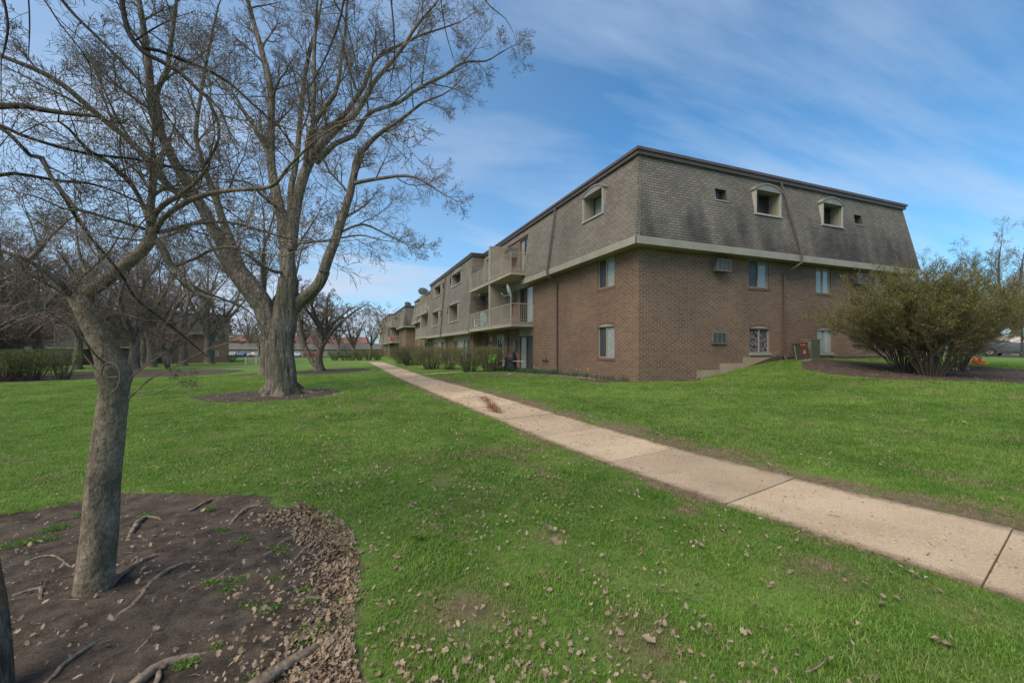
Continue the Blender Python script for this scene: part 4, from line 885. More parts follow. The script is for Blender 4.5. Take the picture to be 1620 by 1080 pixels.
# --- the old grey trunk at the left edge and the dark boughs it hangs over the view
eb = Vector((-1.62,1.42,0)); eb.z = gz(eb.x,eb.y)
eb = at(-20,1085,1.80); eb.z = gz(eb.x,eb.y)-.05
edge_t = empty('old_tree', eb, 'weathered grey trunk cut by the left edge of the view with dark mossy overhanging boughs', 'tree')
tk = TM(); tk.m = 0; Pe = [eb+Vector((0,0,-.05)), at(-22,1000,1.82), at(-36,900,1.86), at(-54,800,1.9), at(-80,600,1.95), at(-120,400,2.0), at(-140,200,2.05), at(-110,40,2.1), at(-90,-150,2.3)]
O, R = smoothpts(Pe, [.085,.072,.068,.066,.064,.062,.06,.05,.04], .04); tube(tk, O, R, 28, ridge=lambda i, a, p: 1+.03*sin(a*9+p.z*2)+.03*sin(a*5-p.z*3)+.02*sin(a*17))
sub(tk.build('trunk', [M['weathered'], M['twig'], M['bud']]), edge_t)
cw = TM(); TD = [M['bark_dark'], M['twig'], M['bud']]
SE = dict(SA); SE.update(L0=1.0, r0=.006, up=[-.15,-.05,0,0], minr=.001)
def LE(P, dens=3, **kw): return LA(P, dens, tm=cw, S=SE, Z=2.1, k=2.1/FPX, **kw)
LE([(-135,185,0,10),(-60,172,0,8),(0,168,0,7.5),(40,168,0,7),(62,173,0,6.5),(95,178,0,5),(130,182,0,4),(157,184,0,3)], .8, sides=14, clen=.25)
LE([(-110,40,0,10),(40,-110,.3,8),(150,-120,.5,7.5),(188,-40,.6,7),(194,10,.6,7),(203,50,.6,7),(222,78,.6,6.5),(245,92,.6,6),(285,115,.6,5.5),(313,142,.6,5),(328,153,.6,4.5)], 1.6, sides=12)
LE([(328,153,.6,4),(336,172,.6,4),(345,195,.6,3.6),(346,220,.6,3.4),(335,245,.6,3),(322,265,.6,2.4),(318,290,.6,1.5)], 4, sides=8)
LE([(222,76,.6,5),(250,80,.65,4.8),(290,95,.7,4.4),(330,112,.75,4),(365,133,.8,3.5),(400,165,.8,3),(440,200,.85,2.4),(470,238,.9,1.5)], 4, sides=8)
LE([(-80,-150,.2,7),(60,-50,.3,5),(98,0,.3,4.4),(120,26,.3,4),(145,50,.3,3.8),(180,85,.3,3.6),(205,112,.3,3.2),(235,143,.3,2.6),(262,180,.3,1.8),(285,215,.4,1)], 3, sides=8)
LE([(-140,200,0,9),(-40,195,0,6),(0,202,0,4.5),(25,222,0,4.5),(48,246,.05,4.5),(66,250,.05,6.5),(78,275,.1,4),(95,300,.1,4),(112,330,.2,4),(135,365,.25,3.6),(160,395,.3,3),(185,425,.35,2.6),(200,448,.4,2.6),(213,470,.45,2.6),(240,493,.5,2.4),(270,515,.55,2.2),(300,540,.6,2),(328,564,.65,1.2)], 1.8, sides=9, end=False, clen=.6)
LE([(68,252,.05,4.5),(80,278,.0,4),(95,298,-.05,3.6),(112,320,-.1,3.4),(128,335,-.15,2)], 2)
LE([(-40,192,0,5),(0,198,0,4.5),(30,212,0,4),(65,224,.05,3.8),(110,237,.1,3.8),(160,246,.2,3.4),(210,251,.3,3),(260,262,.4,2.6),(310,272,.5,2),(350,262,.6,1.2)], 3.5, sides=8)
LE([(-120,170,0,5),(-30,270,.1,5),(20,274,.1,4.6),(60,280,.2,4.2),(100,287,.3,4),(140,290,.4,3.6),(180,302,.5,3),(215,318,.6,2.4),(245,330,.7,1.5)], 3, sides=8)
LE([(-90,-100,0,5),(-10,-60,0,3.5),(5,-5,0,3),(12,35,0,2.8),(10,65,0,2.4),(2,95,0,1.5)], 3, sides=6)
LE([(40,-80,.3,4),(45,-5,.3,2),(47,40,.3,1.8),(45,90,.3,1.2)], 4, sides=5, clen=.5)
LE([(150,-120,.5,5),(400,-160,.7,4),(455,-60,.8,3.5),(540,-20,.9,3.4),(543,5,.9,3),(535,40,.9,2.5),(518,85,.9,2.2),(500,120,.9,1.8),(482,150,.9,1.2)], 2, sides=6)
LE([(540,-20,.9,3),(615,-30,1,2.6),(619,5,1,2.4),(622,35,1,2.2),(624,90,1,1.8),(618,130,1,1)], 2.5, sides=6)
LE([(615,-30,1,2.6),(690,-50,1.1,2.4),(698,5,1.1,1.8),(705,50,1.1,1.5),(718,95,1.1,.9)], 2.5, sides=5, clen=.5)
LE([(690,-50,1.1,2),(750,-20,1.1,1.8),(775,10,1.1,1.5),(800,30,1.1,1.1),(812,52,1.1,.6)], 2, sides=5, clen=.5)
LE([(520,-30,.9,2.4),(530,5,.9,2.4),(545,30,.9,2),(560,85,.9,1.5),(568,140,.9,.8)], 3, sides=5, clen=.5)
LE([(-60,-120,.2,4),(20,-40,.2,2.6),(62,-10,.2,2.4),(95,38,.2,2),(125,75,.2,1.7),(143,105,.3,1.5),(145,130,.3,1)], 3, sides=5)
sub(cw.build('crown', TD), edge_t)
# --- background trees: a few meshes each copied by hand
def bgtree(name, seed, H, spread, forks, S, mats, droop=0, r0=.3, label=None, low=.22):
    global rnd
    rnd = random.Random(seed); tk = TM(); cw = TM()
    th = H*low; O, R = smoothpts([Vector((0,0,-.2)),Vector((rnd.uniform(-.1,.1),0,th*.5)),Vector((rnd.uniform(-.2,.2),rnd.uniform(-.1,.1),th))], [r0*1.25,r0,r0*.85], .25)
    tube(tk, O, R, 12, ridge=flare(0, .4, .6)); top = O[-1]
    for f in range(forks):
        a = 2*pi*f/forks+rnd.uniform(-.4,.4); s = spread*rnd.uniform(.7,1.1); h = H*rnd.uniform(.75,1)
        if f == 0: s *= .2; h = H
        P = [top+Vector((0,0,-.25)), top+Vector((cos(a)*s*.22,sin(a)*s*.22,(h-th)*.2)), top+Vector((cos(a)*s*.5,sin(a)*s*.5,(h-th)*.48)), top+Vector((cos(a+.2)*s*.8,sin(a+.2)*s*.8,(h-th)*(.76-droop*.3))), top+Vector((cos(a+.3)*s,sin(a+.3)*s,(h-th)*(.92-droop)))]
        P = [p+rv(.12) if i else p for i, p in enumerate(P)]
        limb(cw, P, [r0*.62,r0*.5,r0*.34,r0*.18,r0*.07], S, S['dens'], .12, 7, clen=.6, step=.5, side_up=.15-droop*.3)
    e = empty(name, (0,0,0), label or 'x', 'tree'); tk.build('trunk', mats).parent = e; cw.build('crown', mats).parent = e
    return e
SF = dict(levels=4, kids=[6,5,4], ratio=(.42,.62), up=[.3,.22,.12,.05], wig=.14, seg=[.5,.4,.3,.25], minr=.009, ang=(28,60), L0=4.6, r0=.07, tw=.05, dens=1.0, bud=.0)
SC = dict(levels=4, kids=[6,5,4], ratio=(.42,.64), up=[.05,-.1,-.12,-.1], wig=.2, seg=[.3,.25,.2,.15], minr=.007, ang=(35,75), L0=2.4, r0=.045, tw=.04, dens=1.6, bud=.35, nb=2, bs=.035)
TF = [M['bark'], M['twig_far'], M['bud']]
tA = bgtree('elm_tree', 5, 14, 5.5, 7, SF, TF, r0=.42); tB = bgtree('elm_tree', 6, 12, 5.0, 6, SF, TF, r0=.34, low=.28); tC = bgtree('hawthorn_tree', 8, 6.2, 3.4, 8, SC, TF, droop=.35, r0=.2, low=.3)
def put(src, used, p, s, rz, label, group=None, name=None):
    o = src if not used[0] else copy_tree(src); used[0] = True
    o.location = (p.x, p.y, gz(p.x,p.y)-.05); o.scale = (s,s,s) if not isinstance(s, tuple) else s; o.rotation_euler = (0,0,rz); o['label'] = label; o['group'] = group or 'bare trees around the far side of the lawn'
    if name: o.name = name
    return o
uA, uB, uC = [False], [False], [False]
def gp(pxx, Z): p = at(pxx, 560, Z); return p
# small spreading tree beside the path, with its low second stem
o = put(tC, uC, gp(506,28), (1.12,1.12,1.12), .4, 'small spreading crab tree with a leaning second stem behind the large maple', 'small ornamental trees'); small = o
tm = TM(); P_ = [Vector((0,0,.1)), Vector((-.62,.1,.75)), Vector((-1.1,.2,1.9)), Vector((-1.35,.2,3.2)), Vector((-1.6,.3,4.4))]; rnd = random.Random(3)
limb(tm, P_, [.17,.15,.13,.09,.04], SC, 1.5, .4, 8, clen=.6); q = tm.build('leaning_stem', TF); q.parent = small; q.rotation_euler = (0,0,-YAW-.4)
L1 = ['broad bare tree with thick dark trunk between the crab apple and far building','stout grey trunked bare tree right of the darkest one, in front of the far balconies','bare tree with pale trunk framing the pale glass door of the far building','tall bare tree at the right end of the far brick building','bare tree rising left of the clipped shrubs at the left edge']
put(tA, uA, gp(212,37), (.95,.95,.85), 1.1, L1[0]); put(tA, uA, gp(240,46), 1.0, 2.6, L1[1]); put(tB, uB, gp(122,42), 1.0, .3, L1[2]); put(tB, uB, gp(419,24.5), (.7,.7,.95), 2.0, 'slim bare tree standing close behind the large maple trunk on the left side'); put(tA, uA, gp(15,31), .82, 4.0, L1[4])
put(tA, uA, gp(228,52), 1.05, 5.1, 'bare tree behind the two stout ones before the far balconies'); put(tB, uB, gp(60,50), 1.1, 1.7, 'bare tree at the left end of the far brick building'); put(tB, uB, gp(-60,30), .95, 2.9, 'bare tree mostly outside the left edge, its twigs above the clipped shrubs')
put(tC, uC, gp(266,36), (.62,.62,.8), 2.2, 'small twin stemmed bare tree on the lawn before the brick end wall', 'small ornamental trees'); put(tC, uC, gp(20,26), (1.1,1.1,1), 5.3, 'dark low branching tree over the left clipped shrubs', 'small ornamental trees'); put(tC, uC, gp(-50,24), (1.1,1.1,1), .8, 'low branching tree at the far left edge of the view', 'small ornamental trees')
for i_, (x_, Z_, s_, k__) in enumerate(((165,58,1.25,'A'),(290,52,1.1,'B'),(330,62,1.2,'A'),(95,62,1.3,'A'),(30,44,1.1,'B'),(-30,40,1.1,'A'))):
    put(tA if k__ == 'A' else tB, uA if k__ == 'A' else uB, gp(x_,Z_), s_, i_*1.9+.5, ('tall bare tree behind the crab apple fork, before the far building','bare tree in front of the far brick end wall','tall bare tree behind the gap between the crab apple and maple','tall bare tree above the left part of the far roof','bare tree behind the clipped shrubs at the left','tall bare tree cut off by the left edge behind the shrubs')[i_])
FT = [(300,95,1.0,'A'),(345,100,1.05,'B'),(395,150,1.3,'A'),(430,155,1.2,'B'),(480,150,1.2,'A'),(535,140,1.1,'B'),(560,112,.9,'A'),(588,120,.95,'B'),(612,128,1.0,'A'),(160,98,1.1,'A'),(90,96,1.1,'B'),(20,90,1.1,'A'),(250,105,1.1,'B'),(410,115,.8,'B'),(505,118,.8,'A')]
for i, (x, Z, s, k) in enumerate(FT):
    nm = ['first','second','third','fourth','fifth','sixth','seventh','eighth','ninth','tenth','eleventh','twelfth','thirteenth','fourteenth','fifteenth'][sorted(range(len(FT)), key=lambda j: FT[j][0]).index(i)]
    put(tA if k == 'A' else tB, uA if k == 'A' else uB, gp(x,Z), s, i*1.3, 'hazy bare tree on the skyline behind the roofs, %s from the left' % nm, 'skyline trees behind the buildings')
RT_ = [(1478,34,.62,'B','bare tree rising behind the roof end and the green shrubs'),(1606,36,.72,'A','tall bare tree at the right edge above the parked car'),(1530,48,.7,'B','slender bare tree between the roof end and the right edge'),(1570,58,.8,'A','distant bare tree above the right shrubs'),(1660,50,.9,'B','bare tree partly outside the right edge behind the car')]
for x, Z, s, k, lb in RT_: put(tA if k == 'A' else tB, uA if k == 'A' else uB, gp(x,Z), s, x*.01, lb, 'bare trees behind the right shrubs')
# ---------------------------------------------------------------- shrubs
def leafq(V, F, q, sz, r=None):
    r = r or rnd; u = Vector((r.gauss(0,1),r.gauss(0,1),r.gauss(0,1))).normalized(); v = u.orthogonal().normalized(); v = Matrix.Rotation(r.uniform(0,6.28),3,u) @ v; i = len(V)
    V += [q, q+u*sz*.5+v*sz*.28, q+u*sz, q+u*sz*.5-v*sz*.28]; F.append((i,i+1,i+2,i+3))
def fountain(label, p, H, W, stems, seed, leaf, lean=(0,0), group='loose spring shrubs in the mulch bed'):
    """loose shrub of arching stems from one crown"""
    global rnd
    rnd = random.Random(seed); tm = TM(); V = []; F = []
    S = dict(levels=3, kids=[8,6], ratio=(.42,.66), up=[.3,.3,.2], wig=.15, seg=[.2,.15,.1], minr=.0032, ang=(16,42), L0=1.4, r0=.013, tw=.008, t0=.25)
    for k in range(stems):
        a = rnd.uniform(0,2*pi); e = sqrt(rnd.random()); o = Vector((cos(a),sin(a),0)); b0 = o*e*.28; t_ = o*(W*e*rnd.uniform(.8,1.05))+Vector((lean[0],lean[1],0)); h = H*(1-.42*e*e)*rnd.uniform(.82,1.04)
        P = [b0+Vector((0,0,-.05)), b0+o*W*e*.12+Vector((0,0,h*.25)), b0.lerp(t_,.45)+Vector((0,0,h*.6))+rv(.06), b0.lerp(t_,.8)+Vector((0,0,h*.87))+rv(.06), t_+Vector((0,0,h))]
        n0 = len(tm.V); limb(tm, P, [.018,.015,.012,.008,.005], S, 4.2, .3, 4, clen=.6, step=.3)
    for q in tm.V[::3]:
        if q.z > H*.3 and rnd.random() < leaf*min(1,(q.z/H))**1.2: leafq(V, F, q+rv(.02), rnd.uniform(.028,.055))
    e = empty('shrub', (p.x,p.y,gz(p.x,p.y)), label, 'shrub', group)
    tm.build('stems', [M['shrubstem'], M['shrubtwig'], M['bud']]).parent = e; mkobj('foliage', V, F, M['budleaf']).parent = e
    return e
M['shrubstem'] = noisy('shrub_stem', (.065,.052,.038), (.12,.10,.07), 9, .9); M['shrubtwig'] = noisy('shrub_twig', (.115,.092,.05), (.18,.15,.085), 3, .9)
def leafmat(name, c1, c2, tr=.25, s=2.5):
    m, n, l, b = mat(name); g = n.new('ShaderNodeNewGeometry'); x = n.new('ShaderNodeTexNoise'); x.inputs['Scale'].default_value = s; x.inputs['Detail'].default_value = 3; l.new(g.outputs['Position'], x.inputs[0])
    mm = n.new('ShaderNodeMath'); mm.operation = 'MULTIPLY_ADD'; l.new(g.outputs['Random Per Island'], mm.inputs[0]); mm.inputs[1].default_value = .5
    m2 = n.new('ShaderNodeMath'); m2.operation = 'MULTIPLY_ADD'; l.new(x.outputs[0], m2.inputs[0]); m2.inputs[1].default_value = 1.2; m2.inputs[2].default_value = -.35; l.new(m2.outputs[0], mm.inputs[2])
    r = n.new('ShaderNodeValToRGB'); r.color_ramp.elements[0].color = (*c1,1); r.color_ramp.elements[1].color = (*c2,1); l.new(mm.outputs[0], r.inputs[0]); l.new(r.outputs[0], b.inputs['Base Color']); b.inputs['Roughness'].default_value = .7; b.inputs['Specular IOR Level'].default_value = .25
    t = n.new('ShaderNodeBsdfTranslucent'); l.new(r.outputs[0], t.inputs[0]); k = n.new('ShaderNodeMixShader'); k.inputs[0].default_value = tr; l.new(b.outputs[0], k.inputs[1]); l.new(t.outputs[0], k.inputs[2]); l.new(k.outputs[0], n['Material Output'].inputs[0]); return m
M['budleaf'] = leafmat('spring_leaf', (.15,.17,.03), (.30,.33,.05)); M['hedge'] = leafmat('hedge_leaf', (.11,.125,.05), (.23,.245,.10)); M['hedge_green'] = leafmat('green_hedge_leaf', (.065,.10,.03), (.14,.20,.055))
fountain('left and nearest to the brick wall of the loose yellow-green shrubs in the mulch bed', gp(1432,14.6), 3.0, 2.6, 56, 41, .25, lean=(-.15,0))
fountain('middle and largest of the loose yellow-green shrubs, standing in front of the others', gp(1474,13.6), 3.0, 2.3, 60, 42, .25, lean=(.1,-.1))
fountain('rear yellow-green shrub on the right side of the mulch bed near the parked car', gp(1512,15.6), 3.05, 1.4, 34, 43, .25, lean=(.5,-.45))
def hedge(label, p, sx, sy, H, seed, n_=5200, m='hedge', rz=0, group='clipped hedge clumps in front of the building', low=.22, sz=.045, name='hedge_shrub'):
    r = random.Random(seed); V = []; F = []; tm = TM()
    for _ in range(n_):
        while True:
            a, b_, c = r.uniform(-1,1), r.uniform(-1,1), r.uniform(-1,1); d = (abs(a)**3.2+abs(b_)**3.2+abs(c)**4)
            if d < 1 and r.random() < .25+.75*d: break
        w_ = 1-.28*max(0,-c); z = H*(low+(1-low)*(c+1)/2)+.05*sin(a*7+seed)*max(0,c); q = Vector((a*sx*w_*(1+.06*sin(c*9+b_*7)), b_*sy*w_, z+r.gauss(0,.015)))
        leafq(V, F, q, sz*r.uniform(.6,1.3), r)
    global rnd; rnd = r
    for k in range(int(26*sx*sy/.4)+8):
        a = r.uniform(-.8,.8); b_ = r.uniform(-.8,.8); s_ = Vector((a*sx*.35,b_*sy*.35,-.05)); e_ = Vector((a*sx*1.1,b_*sy*1.1,H*r.uniform(.75,1.02))); tm.m = 0; mdl = s_.lerp(e_,.5)+Vector((r.gauss(0,.05),r.gauss(0,.05),.05)); tube(tm, [s_,s_.lerp(mdl,.5),mdl,mdl.lerp(e_,.5),e_], [.011,.010,.008,.006,.003], 4)
        for j in range(5):
            q = mdl.lerp(e_, r.random()); tm.m = 1; tube(tm, [q, q+Vector((r.gauss(0,.12),r.gauss(0,.12),r.uniform(.0,.2))), q+Vector((r.gauss(0,.2),r.gauss(0,.2),r.uniform(.1,.3)))], [.004,.003,.002], 3)
    e = empty(name, (p.x,p.y,gz(p.x,p.y)), label, 'hedge', group, rz); mkobj('foliage', V, F, M[m]).parent = e; tm.build('stems', [M['shrubstem'], M['shrubtwig']]).parent = e; return e
def hp(x, y): return hit(x, y)
hedge('brown-green twiggy hedge clump beside the lime chair, nearest of the row', gp(775,22.6), .9,.8,1.42,1, 6500)
hedge('brown-green hedge clump second in the row from the lime chair', gp(743,23.4), 1.1,.85,1.42,2, 7500)
hedge('thin open twiggy hedge clump in the middle of the row before the sliding doors', gp(711,26), .9,.8,1.4,3, 3200)
hedge('dense brown-green hedge clump at the path end of the near row', gp(683,27), 1.35,.95,1.45,5, 7500)
hedge('green dense clipped hedge clump next to the side path', gp(653,33), 1.9,1.0,1.5,6, 6500,'hedge_green')
hedge('green clipped hedge clump farthest left of the near row', gp(637,37), 1.7,1.0,1.5,7, 5500,'hedge_green')
for i, x in enumerate((530,545,556,569,583,597)):
    hedge('clipped hedge block before the mid distance building, %s from the left' % ('first','second','third','fourth','fifth','sixth')[i], gp(x,66-i*1.2), 1.25,.9,1.5,20+i, 1500,'hedge_green', group='hedge blocks before the mid distance building', sz=.09)
hedge('bright green sheared shrub at the left edge in dark mulch', gp(5,22.5), 1.5,1.0,1.75,31, 5200,'hedge_green', group='sheared shrubs on the left', sz=.06)
hedge('bright green sheared shrub second from the left edge', gp(48,22.8), 1.35,1.0,1.7,32, 5000,'hedge_green', group='sheared shrubs on the left', sz=.06)
hedge('open stemmed sheared shrub right of the bright green ones', gp(95,23), 1.0,.8,1.65,33, 2200,'hedge_green', group='sheared shrubs on the left', sz=.055, low=.45)
hedge('low dark green shrub under the window of the far brick end wall', gp(333,74), 1.6,.8,1.5,34, 1500,'hedge_green', group='low shrubs at the far brick building', sz=.09); hedge('small round shrub at the corner of the far brick building', gp(367,75), .9,.8,1.5,35, 900,'hedge_green', group='low shrubs at the far brick building', sz=.09)
hedge('clipped hedge block before the far balconies', gp(243,73), 2.4,.8,1.3,36, 1500,'hedge_green', group='low shrubs at the far brick building', sz=.09); hedge('clipped hedge block left of the brick end wall', gp(282,73.5), 2.2,.8,1.3,37, 1500,'hedge_green', group='low shrubs at the far brick building', sz=.09)
# ---------------------------------------------------------------- grass (geometry nodes, stuff)
rnd = random.Random(77)
def blade(V, F, x, y, h, w, lean, a):
    i = len(V); dx, dy = cos(a), sin(a); px_, py_ = -dy*w/2, dx*w/2
    for k, (t, wf) in enumerate(((0,1),(.45,.85),(.8,.5))):
        o = lean*t*t*h; V += [Vector((x+dx*o-px_*wf, y+dy*o-py_*wf, h*t*(1-.25*lean*t))), Vector((x+dx*o+px_*wf, y+dy*o+py_*wf, h*t*(1-.25*lean*t)))]
    V.append(Vector((x+dx*lean*h, y+dy*lean*h, h*(1-.25*lean))))
    F += [(i,i+1,i+3,i+2),(i+2,i+3,i+5,i+4),(i+4,i+5,i+6)]
gV = []; gF = []; gid = []
NT = 7
for t_ in range(NT):
    n0 = len(gF)
    for k in range(16 if t_ < 6 else 9):
        r_ = .05*sqrt(rnd.random()); a = rnd.uniform(0,6.28)
        blade(gV, gF, r_*cos(a), r_*sin(a), rnd.uniform(.015,.038)*(1.25 if t_ == 5 else 1), rnd.uniform(.0025,.0045), rnd.uniform(.1,1.0), rnd.uniform(0,6.28))
    gid += [t_]*(len(gF)-n0)
# carrier patch: the part of the lawn close to the path
px_ = lines([(-32,-9,.6),(-9,-3,.3),(-3,3,.08),(3,10,.12),(10,27,.3)]); py_ = lines([(.3,6,.08),(6,12,.15),(12,32,.35)])
PX, PY = np.meshgrid(px_, py_); 
bd = bedmask(PX, PY); pdd = pathdist(PX, PY); Dp = PX*FW[0]+PY*FW[1]; Xc = PX*RT[0]+PY*RT[1]
PZ = gzn(PX, PY)+(vnoise(PX, PY, 1.6, 11)-.5)*.05*np.clip((pdd-.9)/1., 0, 1)-.004
dn = np.where(Dp < 4, 1500., 1500*(4/np.maximum(Dp, 1))**1.6)*np.clip((30-Dp)/14, 0, 1)
dn = dn*np.clip((-bd+.03)/.06, 0, 1)*np.clip((pdd-HW+.035*vnoise(PX,PY,.12,37))/.05, 0, 1)
dn *= (np.abs(Xc) < Dp*1.33+.4)*(Dp > .9)*(Dp < 30)*((PX < 9.7)|(PY < 12.2))
dryv = bare(PX, PY, pdd)
for px, py, r in ((1300,905,.28),(1090,808,.2),(1010,1010,.25),(870,850,.16),(745,960,.3),(700,760,.2)):
    q = hit(px, py); dryv = np.maximum(dryv, .8*np.clip(1.3-np.hypot(PX-q.x, PY-q.y)/r, 0, 1)*np.clip(.3+vnoise(PX,PY,.15,22),0,1))
dn *= (1-.62*dryv)*(.3+.8*vnoise(PX, PY, .35, 31)+.5*vnoise(PX, PY, 1.3, 35))*np.clip(.25+2.2*vnoise(PX, PY, .16, 36), .3, 1.2)
gs = (1-.35*dryv)*np.clip(.85*(np.maximum(Dp, 2)/4)**.4, .75, 1.45)*(.7+.6*vnoise(PX, PY, .5, 33))*np.clip(.75+.35*(-bd)/.3, .7, 1.15)
base_n = len(gV); Vc = np.stack([PX, PY, PZ], -1).reshape(-1,3); ny_, nx_ = PX.shape; ix = np.arange(nx_*ny_).reshape(ny_, nx_)+base_n
Fc = np.stack([ix[:-1,:-1], ix[:-1,1:], ix[1:,1:], ix[1:,:-1]], -1).reshape(-1,4).tolist()
keep = [f for f in Fc if max(dn.ravel()[f[0]-base_n], dn.ravel()[f[2]-base_n]) > 0]
me = bpy.data.meshes.new('grass'); me.from_pydata([tuple(v) for v in gV]+Vc.tolist(), [], gF+keep)
a_ = me.attributes.new('gid', 'INT', 'FACE'); a_.data.foreach_set('value', np.array(gid+[99]*len(keep), np.int32))
for nm, arr in (('dens', dn), ('gsc', gs), ('straw', np.clip(dryv+np.clip(vnoise(PX,PY,.6,38)*2.2-1.45,0,.55),0,1))):
    a_ = me.attributes.new(nm, 'FLOAT', 'POINT'); a_.data.foreach_set('value', np.concatenate([np.zeros(base_n), arr.ravel()]).astype(np.float32))
m, n, l, b = mat('grass_blade'); gc = n.new('ShaderNodeNewGeometry'); ps = gc.outputs['Position']
g1 = rampm(nz(.45, 5), .35, .68, LAWN1, LAWN2)
g2 = mixc(rampm(nz(2.6, 5), .4, .75, (0,0,0), (.45,.45,.45)), g1, LAWN3)
oi = n.new('ShaderNodeObjectInfo'); rv_ = n.new('ShaderNodeValToRGB'); e_ = rv_.color_ramp.elements; e_[0].color = (.70,.74,.7,1); e_[1].position = .88; e_[1].color = (1.28,1.2,1.15,1); x_ = e_.new(.93); x_.color = (2.0,1.3,2.2,1); l.new(oi.outputs['Random'], rv_.inputs[0])
sa_ = n.new('ShaderNodeAttribute'); sa_.attribute_type = 'INSTANCER'; sa_.attribute_name = 'straw'; sm_ = n.new('ShaderNodeMath'); sm_.operation = 'MULTIPLY_ADD'; sm_.use_clamp = True; l.new(sa_.outputs['Fac'], sm_.inputs[0]); sm_.inputs[1].default_value = 1.5; om_ = n.new('ShaderNodeMath'); om_.operation = 'MULTIPLY_ADD'; l.new(oi.outputs['Random'], om_.inputs[0]); om_.inputs[1].default_value = 1.0; om_.inputs[2].default_value = -1.0; l.new(om_.outputs[0], sm_.inputs[2])
g2 = mixc(sm_.outputs[0], g2, (.20,.15,.095))
g3 = mixc(1., mixc(1., g2, rv_.outputs[0], 'MULTIPLY'), (1.45,1.45,1.45), 'MULTIPLY'); l.new(g3, b.inputs['Base Color']); b.inputs['Roughness'].default_value = .6; b.inputs['Specular IOR Level'].default_value = .25
t = n.new('ShaderNodeBsdfTranslucent'); l.new(g3, t.inputs[0]); k = n.new('ShaderNodeMixShader'); k.inputs[0].default_value = .35; l.new(b.outputs[0], k.inputs[1]); l.new(t.outputs[0], k.inputs[2]); l.new(k.outputs[0], n['Material Output'].inputs[0])
me.materials.append(m); gr = bpy.data.objects.new('grass', me); col.objects.link(gr); tag(gr, 'short green spring grass covering the near lawn', 'grass', kind='stuff')
ng = bpy.data.node_groups.new('grass_nodes', 'GeometryNodeTree'); ng.interface.new_socket('Geometry', in_out='INPUT', socket_type='NodeSocketGeometry'); ng.interface.new_socket('Geometry', in_out='OUTPUT', socket_type='NodeSocketGeometry')
A = ng.nodes; K_ = ng.links; gi = A.new('NodeGroupInput'); gout = A.new('NodeGroupOutput')
def nat(name, typ): q = A.new('GeometryNodeInputNamedAttribute'); q.data_type = typ; q.inputs[0].default_value = name; return q.outputs['Attribute']
cmp_ = A.new('FunctionNodeCompare'); cmp_.data_type = 'INT'; cmp_.operation = 'LESS_THAN'; K_.new(nat('gid','INT'), cmp_.inputs[2]); cmp_.inputs[3].default_value = 50
sg = A.new('GeometryNodeSeparateGeometry'); sg.domain = 'FACE'; K_.new(gi.outputs[0], sg.inputs[0]); K_.new(cmp_.outputs[0], sg.inputs[1])
si = A.new('GeometryNodeSplitToInstances'); si.domain = 'FACE'; K_.new(sg.outputs[0], si.inputs['Geometry']); K_.new(nat('gid','INT'), si.inputs['Group ID'])
dp = A.new('GeometryNodeDistributePointsOnFaces'); K_.new(sg.outputs[1], dp.inputs['Mesh']); K_.new(nat('dens','FLOAT'), dp.inputs['Density'])
ip = A.new('GeometryNodeInstanceOnPoints'); K_.new(dp.outputs['Points'], ip.inputs['Points']); K_.new(si.outputs[0], ip.inputs['Instance']); ip.inputs['Pick Instance'].default_value = True
ri = A.new('FunctionNodeRandomValue'); ri.data_type = 'INT'; ri.inputs[4].default_value = 0; ri.inputs[5].default_value = NT-1; K_.new(ri.outputs[2], ip.inputs['Instance Index'])
rr_ = A.new('FunctionNodeRandomValue'); rr_.data_type = 'FLOAT_VECTOR'; rr_.inputs[0].default_value = (-.12,-.12,0); rr_.inputs[1].default_value = (.12,.12,6.28); K_.new(rr_.outputs[0], ip.inputs['Rotation'])
rs = A.new('FunctionNodeRandomValue'); rs.data_type = 'FLOAT'; rs.inputs[2].default_value = .7; rs.inputs[3].default_value = 1.35; ms_ = A.new('ShaderNodeMath'); ms_.operation = 'MULTIPLY'; K_.new(rs.outputs[1], ms_.inputs[0]); K_.new(nat('gsc','FLOAT'), ms_.inputs[1]); K_.new(ms_.outputs[0], ip.inputs['Scale'])
K_.new(ip.outputs[0], gout.inputs[0]); md = gr.modifiers.new('grass_nodes', 'NODES'); md.node_group = ng
# ---------------------------------------------------------------- fallen leaves (stuff)
M['deadleaf'] = leafmat('dead_leaf', (.15,.095,.06), (.43,.335,.235), .15, 6); M['redbit'] = leafmat('red_bud_scale', (.13,.040,.022), (.24,.095,.05), 0, 4); M['weed'] = leafmat('weed_leaf', (.09,.19,.03), (.17,.30,.05), .3, 3)
def leaf(V, F, p, s, flatn=.35):
    a = rnd.uniform(0,6.28); u = Vector((cos(a),sin(a),rnd.gauss(0,flatn))).normalized(); v = Vector((-sin(a),cos(a),rnd.gauss(0,flatn))).normalized(); w_ = u.cross(v); i = len(V); c = rnd.uniform(-.3,.5)
    pts = [(0,0,0),(.3,.32,c),(.52,.22,c*.4),(.72,.42,c*.9),(1,.0,c*.5),(.7,-.4,c),(.5,-.2,c*.3),(.28,-.33,c*1.1),(.5,0,0)]
    V += [p+u*x*s+v*y*s+w_*z*s*.5 for x,y,z in pts]; F += [(i,i+1,i+2,i+8),(i+2,i+3,i+4,i+8),(i+4,i+5,i+6,i+8),(i+6,i+7,i,i+8)]
V1 = []; F1 = []
xs = []; 
def bz(x, y, b): return gz(x,y)-(.045*min(1,max(0,b)/.1))
nb_ = 0
XX = np.array([rnd.uniform(-3.2,1.0) for _ in range(230000)]); YY = np.array([rnd.uniform(.6,4.4) for _ in range(230000)]); S0 = sdf_poly(XX, YY, NEARBED); BM = bedmask(XX, YY)
